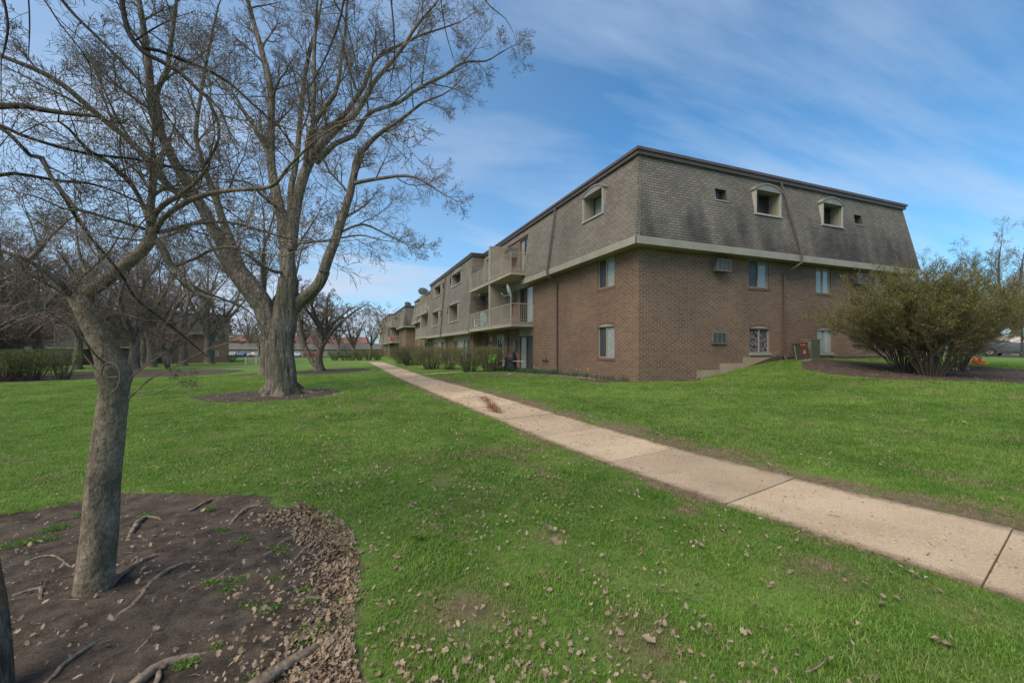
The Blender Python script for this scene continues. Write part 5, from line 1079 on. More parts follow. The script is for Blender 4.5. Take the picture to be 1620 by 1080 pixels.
UX = (XX*RT[0]+YY*RT[1])/np.maximum(.2, XX*FW[0]+YY*FW[1])*FPX+810
for x, y, s, u, bm_ in zip(XX, YY, S0, UX, BM):
    if not (-.03 < s) or y < .5: continue
    right = min(1, max(0, (u-380)/110))
    pr = right*math.exp(-(max(0, s)/.24)**2)*1.5*max(0,vnoise(x,y,.22,61)*1.7-.25)+min(1,max(0,(u-150)/80))*.9*math.exp(-max(0,s)/.07)+.012
    if rnd.random() < pr*.8: leaf(V1, F1, Vector((x,y,bz(x,y,bm_)+rnd.uniform(.004,.035))), rnd.choice((rnd.uniform(.010,.022),rnd.uniform(.010,.024),rnd.uniform(.02,.042))), .75)
for _ in range(8500):                                  # scattered over the lawn, more to the left
    Z = 1.6+13*rnd.random()**1.4; u = rnd.gauss(-.25,.55); p = at(810+u*FPX, HY, Z)
    if abs(u) > 1.3 or vnoise(p.x, p.y, .9, 41) < rnd.random()*.75: continue
    d_ = pathdist(np.array([p.x]), np.array([p.y]))[0]
    if d_ < HW: continue
    z = gz(p.x,p.y)+rnd.uniform(.022,.04); 
    for k in range(rnd.choice((1,1,1,2,3))): leaf(V1, F1, Vector((p.x+rnd.gauss(0,.03),p.y+rnd.gauss(0,.03),z)), rnd.choice((rnd.uniform(.012,.024),rnd.uniform(.018,.038)))*(1+Z*.035), .6)
for px, py, s in ((660,856,.14),(870,858,.12),(1470,1018,.10),(540,870,.1),(1015,1015,.08),(975,1000,.06),(875,845,.09),(625,765,.09),(800,930,.05),(1110,865,.06),(690,970,.07),(510,955,.1),(1200,1000,.05),(1400,960,.06)):
    h = hit(px,py); leaf(V1, F1, h+Vector((0,0,.035)), s, .35)
lo = mkobj('fallen_leaves', V1, F1, M['deadleaf']); tag(lo, 'dry brown fallen leaves heaped along the soil edge and strewn over the lawn', 'leaves', kind='stuff')
KB = min(range(160), key=lambda j: depth(CL[j].x,CL[j].y) if depth(CL[j].x,CL[j].y) > .3 else 99); DS = (CL[1]-CL[0]).length
V1 = []; F1 = []
for _ in range(16000):
    k = min(150, max(2, KB+int((2+26*rnd.random()**1.7)/DS))); a = CL[k].lerp(CL[k+1], rnd.random()); d = (CL[k+1]-CL[k-1]).normalized(); o = rnd.uniform(-1,1); dist = depth(a.x,a.y)
    if dist < .5 or dist > 30: continue
    dd_ = vnoise(a.x+o, a.y, .7, 51); 
    if rnd.random() > (.3+.7*(5 < dist < 12))*(.3+dd_)*(.35+.65*(abs(o) > .85)): continue
    p = Vector((a.x-d.y*o*HW*1.05, a.y+d.x*o*HW*1.05, 0)); p.z = gz(p.x,p.y)+.02+rnd.uniform(0,.004); leaf(V1, F1, p, rnd.uniform(.008,.020)*max(1,dist/5.5), .2)
for _ in range(1500):                                   # the drift of red bits across the path
    t = rnd.random(); q = hit(764+24*t+rnd.gauss(0,4), 628+26*t); p = q+Vector((rnd.gauss(0,.05),rnd.gauss(0,.1),.022)); leaf(V1, F1, p, rnd.uniform(.016,.034), .25)
for _ in range(9000):                                  # dark red bits on the soil
    x = rnd.uniform(-2.6,.6); y = rnd.uniform(.9,3.9)
    if sdf_poly(np.array([x]), np.array([y]), NEARBED)[0] > .05: leaf(V1, F1, Vector((x,y,gz(x,y)-.038)), rnd.uniform(.006,.016), .3)
lo = mkobj('bud_scales', V1, F1, M['redbit']); tag(lo, 'small red brown bud scales scattered on the path and bare soil', 'debris', kind='stuff')
V1 = []; F1 = []
for px, py, r in ((85,830,.10),(135,808,.09),(60,848,.1),(22,855,.08),(350,832,.05),(335,915,.06),(372,912,.07),(395,952,.07),(425,958,.06),(360,928,.05),(440,910,.06),(525,840,.08),(440,862,.07),(450,868,.06),(485,925,.05),(488,945,.06),(505,990,.12),(490,1005,.08),(295,1042,.05),(545,945,.06),(350,770,.1),(330,800,.05),(230,810,.05),(385,848,.05),(410,1060,.05),(345,1015,.04)):
    h = hit(px,py)
    for _ in range(int(260*r/.07)):
        a = rnd.uniform(0,6.28); q = r*sqrt(rnd.random())*rnd.uniform(.6,1.1); leafq(V1, F1, Vector((h.x+cos(a)*q*1.3,h.y+sin(a)*q*.8,h.z-.04+rnd.uniform(0,.03))), rnd.uniform(.008,.02))
wo_ = mkobj('weeds', V1, F1, M['weed']); tag(wo_, 'small bright green weed patches growing in the bare soil', 'weeds', kind='stuff')
V1 = TM()
for _ in range(900):
    x = rnd.uniform(-2.8,.7); y = rnd.uniform(.8,4.0)
    if sdf_poly(np.array([x]), np.array([y]), NEARBED)[0] < .03: continue
    a = rnd.uniform(0,6.28); L_ = rnd.uniform(.02,.11)*rnd.random()**.5; z = gz(x,y)-.04+rnd.uniform(.002,.012); p = Vector((x,y,z)); q = p+Vector((cos(a),sin(a),rnd.gauss(0,.08)))*L_
    tube(V1, [p, p.lerp(q,.5)+Vector((rnd.gauss(0,.006),rnd.gauss(0,.006),.003)), q], [.0022,.0018,.001], 4)
tag(V1.build('twig_litter', M['root']), 'fine twig litter strewn over the bare soil', 'twigs', kind='stuff')
# sticks and stones on the soil
for i, (P, r_, lb) in enumerate((([(65,942),(120,940),(165,944)],.004,'straight grey stick on the dark soil left of the crab apple foot'),([(298,922),(325,905),(340,900)],.004,'pale forked stick lying between weed patches on the soil'),([(320,1010),(340,993),(345,980)],.004,'thin pale twig lying on the soil before the leaf drift'),([(213,1025),(228,1010),(236,1000)],.009,'short thick broken stick near the lower end of the soil bed'),([(170,1078),(178,1062),(181,1050)],.008,'short brown stick at the bottom edge of the picture'),([(355,875),(385,850),(398,840)],.003,'slender dead twig beside the long root on the soil'),([(1275,1073),(1300,1060),(1308,1048)],.004,'forked grey twig lying in the grass at the bottom right'),([(1310,819),(1330,822)],.003,'small dark twig lying on the pale path slab'))):
    tm = TM(); pts = []
    for q in P: h = hit(*q); h.z += -.03 if q[0] < 600 else .03; pts.append(h)
    O, R = smoothpts(pts, [r_]*(len(pts)-1)+[r_*.6], .03); tube(tm, [p+rv(.002) for p in O], R, 6, cap=True); o = tm.build('stick', M['root']); tag(o, lb, 'stick')
def stone(p, s, lb, m='stone', g=None, par=None):
    bm = MB(); V = []; F = []; n1, n2 = 9, 14; ph = rnd.uniform(0,9)
    for i in range(n1+1):
        for j in range(n2):
            t = pi*i/n1; f = 2*pi*j/n2; k = 1+.1*sin(f*2+ph)+.07*sin(f*3+t*2+ph)+.05*cos(t*4+ph); V.append(Vector((p.x+s*k*sin(t)*cos(f)*1.3, p.y+s*k*sin(t)*sin(f)*.9, p.z+s*.55*k*cos(t))))
    for i in range(n1):
        for j in range(n2): F.append((i*n2+j, i*n2+(j+1)%n2, (i+1)*n2+(j+1)%n2, (i+1)*n2+j))
    o = mkobj('stone', V, F, M[m], smooth=True); tag(o, lb, 'stone', g); return o
for px, py, s, lb in ((447,866,.024,'rounded tan stone among weeds beside the long root'),(508,957,.03,'flattish brown stone half buried near the soil edge'),(418,945,.013,'small pale pebble right of the weeds on the soil'),(227,923,.014,'small cream pebble lying near the crab apple root'),(256,1007,.014,'pale pebble on the soil beside the short sticks')):
    stone(hit(px,py)+Vector((0,0,-.035)), s, lb)
stone(hit(1527,584)+Vector((0,0,.03)), .12, 'rust coloured stone at the foot of the right shrubs'); stone(hit(1512,586)+Vector((0,0,.03)), .14, 'tan rock beside the rust coloured stone in the mulch bed'); stone(hit(806,594)+Vector((0,0,.03)), .14, 'grey rock in the planting bed before the balconies')
# ---------------------------------------------------------------- planting strip at the near building
M['daff'] = leafmat('daffodil_leaf', (.045,.10,.045), (.09,.17,.075), .2, 3); M['straw'] = leafmat('straw', (.26,.23,.15), (.42,.38,.27), .1, 4); M['yellow'] = flat('daffodil_yellow', (.75,.52,.02), .5)
def clump(V, F, p, h, r, k, w_=.012):
    for _ in range(k): q = len(V); blade(V, F, p.x+rnd.gauss(0,r), p.y+rnd.gauss(0,r), h*rnd.uniform(.6,1.1), w_, rnd.uniform(.1,.7), rnd.uniform(0,6.28)); 
    return V, F
nth = ['first','second','third','fourth','fifth','sixth','seventh','eighth','ninth','tenth','eleventh','twelfth','thirteenth','fourteenth','fifteenth','sixteenth','seventeenth','eighteenth']
PLN = [(790,586,0),(800,587,0),(812,588,0),(824,589,0),(836,590,0),(846,591,2),(858,592,0),(870,593,0),(880,593,0),(895,595,1),(906,596,1),(916,596,1),(926,597,2),(945,599,0),(961,600,0),(990,602,0),(1028,603,0)]
for i, (x, y, fl) in enumerate(PLN):
    h = hit(x, y); V1 = []; F1 = []; big = i < 9
    h0 = Vector((0,0,0)); clump(V1, F1, h0, .32 if big else .24, .2 if big else .13, 130 if big else 70)
    e = empty('daffodil_clump', h, 'daffodil clump %s by the brick wall, %s from the left' % ('in yellow flower' if fl else 'without flowers', nth[i]), 'plant', 'daffodil clumps along the brick wall'); mkobj('leaves', V1, F1, M['daff']).parent = e
    for k in range(fl):
        V2 = []; F2 = []; p = Vector((rnd.uniform(-.12,.12), rnd.uniform(-.12,.12), rnd.uniform(.24,.34)))
        for j in range(6): a = j*pi/3; leafq(V2, F2, p, .05); V2[-3:] = [p+Vector((cos(a-.3)*.03,sin(a-.3)*.03-.01,.01)), p+Vector((cos(a)*.05,sin(a)*.05-.01,0)), p+Vector((cos(a+.3)*.03,sin(a+.3)*.03-.01,.01))]
        tb = MB(); tb.V = V2; tb.F = F2; tb.UV = None; tb.MI = [0]*len(F2); tb.m = 0; tube(tb, [p, p+Vector((0,-.03,.01))], [.012,.018], 8, cap=True); tb.m = 1; tube(tb, [Vector((p.x,p.y,0)), p], [.004,.003], 4)
        mkobj('flower', tb.V, tb.F, [M['yellow'], M['daff']], e, None, False, tb.MI)
V1 = []; F1 = []
for _ in range(5200):
    t = rnd.random(); h = at(752+190*t+rnd.gauss(0,6), 595, 22.5-6.3*t+rnd.gauss(0,.35))
    z = gz(h.x,h.y); blade(V1, F1, h.x, h.y, rnd.uniform(.03,.10), .007, rnd.uniform(.5,1.6), rnd.uniform(0,6.28))
    for q in V1[-7:]: q.z += z
tag(mkobj('dry_grass', V1, F1, M['straw']), 'pale dry grass along the front of the daffodil bed', 'dry grass', kind='stuff')
V1 = []; F1 = []
for _ in range(900): 
    h = hit(rnd.uniform(1035,1110), rnd.uniform(596,602)); leaf(V1, F1, h+Vector((0,0,rnd.uniform(.01,.05))), rnd.uniform(.03,.07), .4)
for _ in range(1300):
    h = hit(rnd.uniform(745,860), rnd.uniform(592,600)); leaf(V1, F1, h+Vector((0,0,rnd.uniform(.01,.04))), rnd.uniform(.03,.06), .4)
for _ in range(1600):
    a = rnd.uniform(0,6.28); q = sqrt(rnd.random()); cx, cy, ux, uy, ra, rb = BEDS[5]; x = cx+ux*ra*q*cos(a)-uy*rb*q*sin(a); y = cy+uy*ra*q*cos(a)+ux*rb*q*sin(a); leaf(V1, F1, Vector((x,y,gz(x,y)+.012)), rnd.uniform(.02,.045), .3)
tag(mkobj('leaf_litter', V1, F1, M['deadleaf']), 'pale leaf litter against the building corner and in the mulch beds', 'leaf litter', kind='stuff')
# ---------------------------------------------------------------- furniture and fittings near the building
def P3(fr, s, d, z): return Vector(fr[0])+Vector(fr[1])*s+Vector(fr[2])*d+Vector((0,0,z))
BFR = ((9.77,12.27,0),(0,1,0),(-1,0,0))
def adirondack(loc, rz, m, label, arms=True):
    e = empty('adirondack_chair', loc, label, 'chair', None, rz)
    q = MB(); 
    for i in range(5): x = -.24+.12*i; q.prism([(.02+0,.36),(.05,.36),(.20,.98-.05*abs(i-2)**1.3),(.17,.98-.05*abs(i-2)**1.3)], 's', x-.05, x+.05) if 0 else None
    for i in range(5):
        x = -.26+.13*i; t = .98-.04*abs(i-2)**1.5
        a = [Vector((x-.055,.22,.30)), Vector((x+.055,.22,.30)), Vector((x+.06,.42,t)), Vector((x-.06,.42,t))]; bk_ = [p+Vector((0,.025,0)) for p in a]; q.face(a); q.face(bk_[::-1])
        for k in range(4): q.face([a[k], a[(k+1)%4], bk_[(k+1)%4], bk_[k]])
    q.build('backrest', m, e); q = MB()
    for i in range(5): y = -.28+.115*i; q.box(-.27,.27,-(y+.1),-y,.36-.028*i,.385-.028*i)
    q.build('seat', m, e)
    if arms:
        for s in (-1, 1): q = MB(); q.box(s*.36-.06,s*.36+.06,-.34,.34,.56,.585); q.build('armrest', m, e)
    for s in (-1, 1):
        q = MB(); q.box(s*.31-.02,s*.31+.02,.24,.32,0,.56); q.build('leg', m, e); q = MB(); q.box(s*.31-.02,s*.31+.02,-.36,-.28,0,.56); q.build('leg', m, e)
    return e
M['paleblue'] = flat('pale_blue_plastic', (.33,.47,.47), .5); M['whitep'] = flat('white_plastic', (.55,.56,.55), .45); M['redp'] = flat('red_plastic', (.55,.03,.02), .45); M['lime'] = flat('lime_fabric', (.13,.52,.06), .7); M['blackcloth'] = noisy('black_vinyl', (.008,.008,.009), (.02,.02,.022), 6, .5, .01, 9); M['orange'] = flat('orange_mark', (.5,.085,.03), .6)
adirondack(P3(BFR,16.6,.85,2.99), radians(60), M['paleblue'], 'pale blue adirondack chair on the middle balcony of the near building')
adirondack(P3(BFR,14.6,.9,2.99), radians(110), M['paleblue'], 'pale blue chair further right behind the railing of the same middle balcony')
adirondack(P3(BFR,37.3,.8,5.86), radians(40), M['whitep'], 'white plastic chair on the upper far balcony of the near building')
o = adirondack(Vector((7.75,79.4,2.75)), radians(100), M['redp'], 'red chair on the balcony of the mid distance building')
# lime folding chair
h = P3(BFR,12.6,2.3,0); h.z = gz(h.x,h.y); h = gp(779,25.0); h.z = gz(h.x,h.y); e = empty('folding_chair', h, 'lime green folding chair behind the nearest hedge clump', 'chair', None, radians(-20))
q = MB(); a = [Vector((-.26,.16,.42)),Vector((.26,.16,.42)),Vector((.27,.30,.92)),Vector((-.27,.30,.92))]; bk_ = [p+Vector((0,.015,0)) for p in a]; q.face(a); q.face(bk_[::-1]); q.build('backrest', M['lime'], e)
q = MB(); q.box(-.27,.27,-.18,.28,.40,.425); q.build('seat', M['lime'], e)
for x in (-.28,.28):
    for A_, B_ in (((x,-.26,0),(x,.30,.93)),((x,.30,0),(x,-.26,.42))): q = MB(); q.tube([A_,B_], .012, 6); q.build('leg', M['galv'], e)
# covered barbecue
h = gp(808,22.2); h.z = gz(h.x,h.y); e = empty('barbecue', h, 'barbecue under a black cover with red mark and a side shelf, beside the glass door', 'barbecue', None, radians(-55))
V1 = []; F1 = []; n2 = 20; prof = [(.30,.12,.0),(.31,.3,0),(.28,.38,0),(.30,.62,.0),(.30,.72,0),(.24,.86,.02),(.21,.98,.03),(.15,1.07,.03),(.05,1.10,.03)]
for r_, z, dy_ in prof:
    for j in range(n2): f = 2*pi*j/n2; k = 1+.05*sin(f*5+z*8)+.03*sin(f*9-z*5); V1.append(Vector((r_*1.2*k*cos(f), r_*.85*k*sin(f)+dy_, z)))
for i in range(len(prof)-1):
    for j in range(n2): F1.append((i*n2+j, i*n2+(j+1)%n2, (i+1)*n2+(j+1)%n2, (i+1)*n2+j))
F1.append(tuple((len(prof)-1)*n2+j for j in range(n2))); mkobj('cover', V1, F1, M['blackcloth'], e, smooth=True)
q = MB()
q.tube([(-.13,-.245,.80),(-.07,-.262,.87),(0,-.265,.895),(.07,-.262,.87),(.13,-.245,.80)], .014, 5); q.build('red_mark', M['orange'], e)
q = MB(); q.box(-.62,.95,-.05,.18,.58,.605); q.build('side_shelf', M['galv'], e)
for x in (-.22,.22): q = MB(); q.tube([(x,.0,.0),(x,0,.3)], .02, 6); q.build('leg', M['galv'], e)
q = MB(); q.tube([(-.26,.1,.07),(-.22,.1,.07)], .07, 12); q.build('wheel', M['acdark'], e)
# satellite dish on the middle balcony rail
def dish(loc, label, post, r=.24, rz=0, tilt=35):
    e = empty('satellite_dish', loc, label, 'satellite dish', None, rz)
    V1 = []; F1 = []; n1, n2 = 5, 20; R_ = Matrix.Rotation(radians(-90+tilt), 3, 'X')
    for sgn in (0, .012):
        for i in range(n1+1):
            rr2 = r*i/n1
            for j in range(n2): f = 2*pi*j/n2; V1.append(R_ @ Vector((rr2*cos(f), rr2*1.1*sin(f), -.22*r+.22*r*(i/n1)**2-sgn))+Vector((0,-.1,post)))
    for o_ in (0, (n1+1)*n2):
        for i in range(n1):
            for j in range(n2): F1.append((o_+i*n2+j, o_+i*n2+(j+1)%n2, o_+(i+1)*n2+(j+1)%n2, o_+(i+1)*n2+j))
    for j in range(n2): F1.append((n1*n2+j, n1*n2+(j+1)%n2, (n1+1)*n2+n1*n2+(j+1)%n2, (n1+1)*n2+n1*n2+j))
    mkobj('reflector', V1, F1, M['galv'], e, smooth=True)
    q = MB(); q.tube([(0,0,0),(0,0,post*.85),(0,-.06,post)], .022, 8); q.build('mast', M['galv'], e)
    q = MB(); q.tube([(0,-.12,post-r*.7),(0,-.42,post-r*.9),(0,-.52,post-r*.55)], .014, 6); q.tube([(0,-.50,post-r*.62),(0,-.56,post-r*.42)], .035, 8); q.build('receiver_arm', M['galv'], e)
    if post > 1:
        for s in (-.14,.14): q = MB(); q.tube([(s,.1,.02),(0,0,post*.5)], .012, 6); q.build('brace', M['galv'], e)
    return e
dish(P3(BFR,9.55,1.2,2.99), 'satellite dish on a tall mast at the corner of the middle balcony', 1.75, .36, radians(-100), 18)
for p_, r_, z_, lb in ((P3(BFR,45.8,.0,8.72),.7,.6,'round grey dish on the far roof edge of the near building'),(Vector((9.6,72.5,8.5)),.55,.5,'dish on the roof edge of the mid distance building')): dish(p_, lb, z_, r_, radians(-20), 55)
h = P3(BFR,6.0,-.9,8.72); e = empty('roof_vent', h, 'domed metal vent standing on the near roof above the corner downspout', 'roof vent')
q = MB(); q.tube([(0,0,0),(0,0,.28)], .16, 16); q.build('neck', M['galv'], e); q = MB(); q.tube([(0,0,.24),(0,0,.30),(0,0,.38),(0,0,.44),(0,0,.46)], [.30,.30,.26,.14,.02], 18, False); q.build('hood', M['galv'], e, True)
# pots and clutter on balconies
M['terracotta'] = noisy('dark_pot', (.03,.025,.022), (.06,.05,.04), 4, .7)
for i, (s, d, z, lb) in enumerate(((16.9,1.1,5.85,'small dark flower pot at the left end of the top balcony'),(16.1,1.12,5.85,'dark flower pot second from the left on the top balcony'),(15.2,1.12,5.85,'dark flower pot third from the left on the top balcony'),(14.2,1.1,5.85,'dark flower pot nearest the partition on the top balcony'))):
    e = empty('flower_pot', P3(BFR,s,d,z), lb, 'flower pot', 'pots along the top balcony'); q = MB(); q.tube([(0,0,0),(0,0,.16),(0,0,.18)], [.09,.13,.135], 14); q.build('pot', M['terracotta'], e); V1 = []; F1 = []
    for _ in range(60): leafq(V1, F1, Vector((rnd.gauss(0,.05),rnd.gauss(0,.05),.18+rnd.random()*.1)), .05)
    mkobj('plant', V1, F1, M['hedge_green']).parent = e
# outdoor tap and hose bib cluster on the brick wall
e = empty('garden_tap', P3(BFR,7.4,0,.86), 'dark garden tap with valve on the brick wall left of the downspout', 'tap'); q = MB(*(((0,0,0),(0,1,0),(-1,0,0)))); q.tube([q.P(0,0,0),q.P(0,.12,0),q.P(0,.14,-.08)], .025, 8); q.tube([q.P(-.3,.05,-.02),q.P(.35,.05,-.02)], .02, 6); q.tube([q.P(0,.06,0),q.P(0,.06,.22)], .014, 6); q.tube([q.P(.36,.06,-.06),q.P(.36,.06,.04)], .04, 8); q.build('pipework', M['acdark'], e)
# condenser units on the slope
h = Vector((17.75,11.72,0)); h.z = gz(17.75,11.72)-.06; e = empty('condenser_unit', h, 'dark brown condenser leaning sideways by the brick wall with orange stickers', 'air conditioner', None, radians(-44)); 
def tilt(mb, a):
    R_ = Matrix.Rotation(a, 3, 'Y'); mb.V = [(R_ @ v)*.8 for v in mb.V]; return mb
M['cond_brown'] = noisy('brown_cabinet', (.035,.024,.019), (.06,.042,.035), 5, .5); M['cond_green'] = noisy('green_grey_cabinet', (.13,.14,.10), (.19,.20,.15), 5, .6); M['verdigris'] = noisy('weathered_fin', (.12,.15,.13), (.20,.24,.20), 20, .8)
q = MB(); q.box(-.28,.28,-.15,.3,.12,.95); tilt(q, -.14).build('cabinet', M['cond_brown'], e)
q = MB(); q.box(-.31,.31,-.18,.33,.951,1.0); tilt(q, -.14).build('lid', M['cond_brown'], e)
q = MB(); q.box(-.33,.33,-.2,.34,.03,.12); q.box(-.32,-.281,-.13,.28,.121,.95); tilt(q, -.14).build('fin_panel', M['verdigris'], e)
for z0_, z1_, x0_, x1_ in ((.42,.60,.04,.15),(.86,.93,-.04,.04),(.86,.93,.06,.18)): q = MB(); q.box(x0_,x1_,.3,.306,z0_,z1_); tilt(q, -.14).build('sticker', M['orange'], e)
h = Vector((18.45,11.85,0)); h.z = gz(18.45,11.85)-.05; e = empty('condenser_unit', h, 'green grey louvred condenser standing behind the leaning brown one', 'air conditioner', None, radians(-4)); q = MB(); q.box(-.27,.27,-.22,.22,.05,.88); q.build('cabinet', M['cond_green'], e); q = MB(); z = .14
while z < .8: q.box(-.22,.22,.222,.235,z,z+.02); q.box(-.235,-.222 if 0 else -.27+.0,0,0,0,0) if 0 else None; z += .07
q.build('louvre', M['cond_green'], e); q = MB(); q.box(-.29,.29,-.24,.24,.881,.92); q.build('lid', M['cond_green'], e)
# orange netting at the foot of the right shrub
h = at(1546,576,17.5); h.z = gz(h.x,h.y); V1 = []; F1 = []
for _ in range(260): a = rnd.uniform(0,6.28); q = sqrt(rnd.random()); leafq(V1, F1, Vector((h.x+cos(a)*q*.2,h.y+sin(a)*q*.2,h.z+rnd.random()*.42*(1.1-q))), rnd.uniform(.06,.12))
tag(mkobj('netting', V1, F1, M['orange']), 'crumpled bright orange netting at the foot of the right shrub', 'netting')
# ---------------------------------------------------------------- cars
def car(name, loc, rz, paint, label, suv=True, cat='car', group=None):
    e = empty(name, loc, label, cat, group, rz); H = 1.68 if suv else 1.45; Lc = 4.6; W = .92
    #        x     low   belt   roof  wl  wr
    st = [(0,.42,.72,.72,.70,.70),(.08,.32,.86,.87,.80,.74),(.7,.25,.98,1.0,.90,.72),(1.35,.24,1.03,1.06,W,.70),(2.1,.24,1.05,H-.13,W,.62),(2.7,.24,1.06,H,W,.61),(3.4,.24,1.09,H-.01,W,.60),(4.0,.26,1.12,H-.09,.91,.57),(4.38,.34,1.13,1.36 if suv else 1.2,.87,.58),(4.55,.42,1.05,1.1,.80,.66),(4.6,.48,.8,.8,.74,.7)]
    V1 = []; F1 = []; mi = []
    for x, lo_, be, ro, wl, wr in st:
        mid = (lo_+be)/2; V1 += [Vector((x-2.3,s_*w_,z)) for s_, w_, z in ((-1,wl*.9,lo_),(-1,wl,mid),(-1,wl*.96,be),(-1,wr+.03,ro-.04 if ro > be+.1 else ro),(-1,wr*.7,ro+.0),(1,wr*.7,ro),(1,wr+.03,ro-.04 if ro > be+.1 else ro),(1,wl*.96,be),(1,wl,mid),(1,wl*.9,lo_))]
    n2 = 10
    for i in range(len(st)-1):
        for j in range(n2): F1.append((i*n2+j, i*n2+(j+1)%n2, (i+1)*n2+(j+1)%n2, (i+1)*n2+j)); mi.append(1 if (j in (2,6) and 3 <= i <= 7) or (j in (4,) and i in (3,)) or (j in (4,) and i == 7) else 0)
    F1.append(tuple(range(n2))); F1.append(tuple((len(st)-1)*n2+j for j in range(n2))[::-1]); mi += [0,0]
    bo = mkobj('body', V1, F1, [paint, M['glass']], e, None, False, mi); bo.modifiers.new('bevel', 'BEVEL').width = .03; bo.modifiers['bevel'].segments = 3; bo.data.polygons.foreach_set('use_smooth', [True]*len(F1))
    q = MB()
    for s_ in (-1,1): q.box(-1.9,1.9,-s_*.93-.012,-s_*.93+.012,.26,.42)
    q.build('sill_trim', M['acdark'], e)
    for x in (-1.42,1.36):
        for s_ in (-1,1):
            q = MB(); q.m = 0; q.tube([(x,s_*.72,.34),(x,s_*.90,.34),(x,s_*.935,.34)], [.40,.40,.39], 24); q.build('wheel_arch', M['acdark'], e)
            q = MB(); q.tube([(x,s_*.74,.33),(x,s_*.94,.33),(x,s_*.955,.33)], [.33,.33,.31], 24); wo3 = q.build('wheel', M['tyre'], e)
            q = MB(); q.tube([(x,s_*.94,.33),(x,s_*.962,.33)], .215, 20); q.m = 1
            for k in range(10): a = k*pi/5+.3; q.tube([(x+cos(a)*.07,s_*.966,.33+sin(a)*.07),(x+cos(a)*.19,s_*.966,.33+sin(a)*.19)], .016, 5)
            q.build('rim', [M['acdark'], M['alloy']], wo3); q = MB(); q.tube([(x,s_*.955,.33),(x,s_*.968,.33)], .225, 20); 
    for s_ in (-1,1):
        q = MB(); q.box(2.08,2.27,-s_*.74-.11,-s_*.74+.11,.92,1.08); q.build('tail_light', M['taillamp'], e); q = MB(); q.box(-2.26,-2.0,-s_*.66-.14,-s_*.66+.14,.66,.8); q.build('headlight', M['lampglass'], e)
        q = MB(); q.box(-.62,-.45,-s_*1.0-.09,-s_*1.0+.09,1.02,1.17); q.build('mirror', paint, e)
        if suv: q = MB(); q.tube([(-.5,s_*.56,H+.03),(1.4,s_*.55,H+.02)], .02, 6); q.build('roof_rail', M['galv'], e)
    return e
M['tyre'] = flat('tyre', (.012,.012,.012), .8); M['alloy'] = flat('wheel_alloy', (.5,.5,.52), .35, .3); M['taillamp'] = flat('tail_lamp', (.5,.02,.02), .15); M['lampglass'] = flat('head_lamp', (.55,.57,.6), .1)
def paint(nm, c): return flat(nm, c, .25, .25, .6)
h = at(1614,563,31); h.z = gz(h.x,h.y); car('parked_suv', h, radians(101), paint('grey_paint', (.13,.15,.17)), 'grey sport utility car parked at the right edge beyond the shrubs')
for x, Z, rz_, c, lb in ((368,121,95,(.55,.55,.56),'white car, leftmost of those parked before the low garages'),(384,121,88,(.05,.08,.12),'dark blue car parked between two white ones before the garages'),(406,120,170,(.55,.56,.58),'white car parked nearest the maple trunk before the garages'),(470,119,95,(.55,.55,.56),'white car seen just right of the large maple trunk'),(494,118,175,(.50,.06,.07),'red and white car parked right of the maple trunk'),(541,116,90,(.18,.25,.33),'blue grey car parked at the right end of the garages'),(553,116,92,(.5,.5,.52),'pale car at the right end of the garages by the hedge')):
    h = at(x,563,Z); h.z = gz(h.x,h.y); car('parked_car', h, radians(rz_), paint('car_paint', c), lb, False, 'car', 'cars parked before the garages')
# parking surface strips
for nm, P_ in (('parking_lot', [at(330,563,112),at(620,563,108),at(620,563,128),at(330,563,130)]), ('parking_road', [Vector((36,10,0)),Vector((75,10,0)),Vector((75,22,0)),Vector((36,22,0))])):
    V1 = []; F1 = []; n_ = 24
    for i in range(n_+1):
        for j in range(n_+1): a = P_[0].lerp(P_[1], i/n_); b_ = P_[3].lerp(P_[2], i/n_); q = a.lerp(b_, j/n_); V1.append(Vector((q.x,q.y,gz(q.x,q.y)+.03)))
    for i in range(n_):
        for j in range(n_): k = i*(n_+1)+j; F1.append((k,k+n_+1,k+n_+2,k+1))
    tag(mkobj(nm, V1, F1, M['asphalt'] if 'asphalt' in M else M.setdefault('asphalt', noisy('asphalt', (.05,.05,.05), (.075,.075,.075), 4, .9))), kind='structure')
# low garages
def garage(p, L_, rz_, lb):
    e = empty('garage_building', p, lb, 'garage', None, rz_); q = MB((0,0,0),(1,0,0),(0,-1,0)); q.box(0,L_,-6,0,-.5,2.5); q.build('wall', M['garagewall'], e)
    q = MB((0,0,0),(1,0,0),(0,-1,0)); q.prism([(.5,2.45),(-3,4.2),(-6.5,2.45)], 's', -.4, L_+.4); q.build('roof', M['garageroof'], e)
    q = MB((0,0,0),(1,0,0),(0,-1,0)); q.box(-.42,L_+.42,.5,.56,2.3,2.5); q.build('gutter', M['white_trim'], e)
    k = 1.2
    while k < L_-2.8: q = MB((0,0,0),(1,0,0),(0,-1,0)); q.box(k,k+2.5,.0,.04,0,2.1); q.build('garage_door', M['garagedoor'], e); k += 3.2
M['garagewall'] = noisy('garage_wall', (.25,.215,.175), (.30,.26,.215), .8, .85); M['garageroof'] = noisy('garage_roof', (.10,.085,.075), (.15,.13,.115), 1.5, .9); M['garagedoor'] = noisy('garage_door', (.29,.25,.21), (.33,.29,.245), 1, .7)
h = at(338,562,133); h.z = gz(h.x,h.y); garage(h, 54, -.13, 'long low beige garage block behind the parked cars on both sides of the maple')
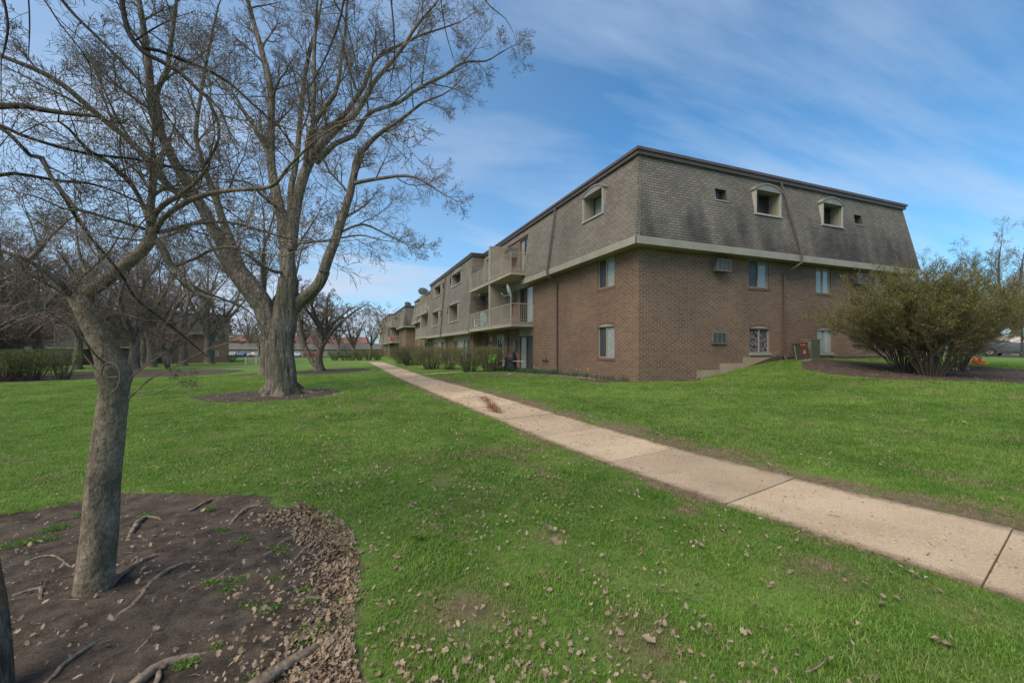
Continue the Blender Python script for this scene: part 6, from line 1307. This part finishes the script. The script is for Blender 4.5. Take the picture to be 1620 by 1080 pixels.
# red brick houses beyond the garages
def house(p, L_, H_, rz_, lb, m='brick'):
    e = empty('brick_house', p, lb, 'house', 'brick houses beyond the garages', rz_); q = MB((0,0,0),(1,0,0),(0,-1,0)); q.box(0,L_,-10,0,-.5,H_); q.build('wall', M[m], e)
    q = MB((0,0,0),(1,0,0),(0,-1,0)); q.prism([(.5,H_-.05),(-5,H_+2.6),(-10.5,H_-.05)], 's', -.4, L_+.4); q.build('roof', M['farroof'], e)
    k = 1.5
    while k < L_-2: 
        for z in ((1,),(1,4))[H_ > 4.5]: window(((0,0,0),(1,0,0),(0,-1,0)), e, (k,k+1.6,z,z+1.3), .03, ('curtain','screen'))
        k += 4.6
M['farroof'] = noisy('reddish_roof', (.16,.085,.065), (.22,.125,.10), 1, .9)
h = at(362,560,160); h.z = gz(h.x,h.y); house(h, 30, 5.4, -.1, 'reddish roofed brick house beyond the garages, left of the maple trunk')
h = at(470,560,165); h.z = gz(h.x,h.y); house(h, 26, 4.6, -.1, 'brick house beyond the garages, right of the maple trunk')
# white rail fence on the far lawn
def fence():
    p0 = at(389,572,52); p1 = at(415,572,53); p0.z = gz(p0.x,p0.y); e = empty('rail_fence', p0, 'short cream two rail fence on the far lawn left of the maple', 'fence'); d = p1-p0; d.z = 0
    n_ = 3
    for k in range(n_): 
        q = MB(); c = d*(k/(n_-1)*1.0) ; c = Vector((d.x*k*.62, d.y*k*.62, 0)); c.z = gz(p0.x+c.x,p0.y+c.y)-p0.z; q.box(c.x-.09,c.x+.09,-(c.y+.09),-(c.y-.09),-.1+c.z,.98+c.z); q.build('post', M['fencepaint'], e)
    for z in (.45,.85):
        q = MB(); c = d*1.24; u_ = Vector((-d.y,d.x,0)).normalized()*.02; a = [Vector((0,0,z)), Vector((c.x,c.y,z))]; 
        q.tube(a, .06, 4); q.build('rail', M['fencepaint'], e)
M['fencepaint'] = noisy('cream_paint', (.44,.41,.33), (.52,.49,.41), 3, .7)
fence()
# dark pole at the right edge
h = at(1617,575,27); h.z = gz(h.x,h.y); e = empty('post', h, 'dark slim post standing before the parked grey car at the right edge', 'post'); q = MB(); q.tube([(0,0,0),(0,0,.25),(0,0,.3)], [.11,.11,.07], 12); q.build('base', M['acdark'], e); q = MB(); q.tube([(0,0,.3),(0,0,2.3)], .06, 10); q.build('shaft', M['acdark'], e); q = MB(); q.tube([(0,0,2.3),(0,0,2.36),(0,0,2.4)], [.08,.08,.03], 12); q.build('cap', M['acdark'], e)
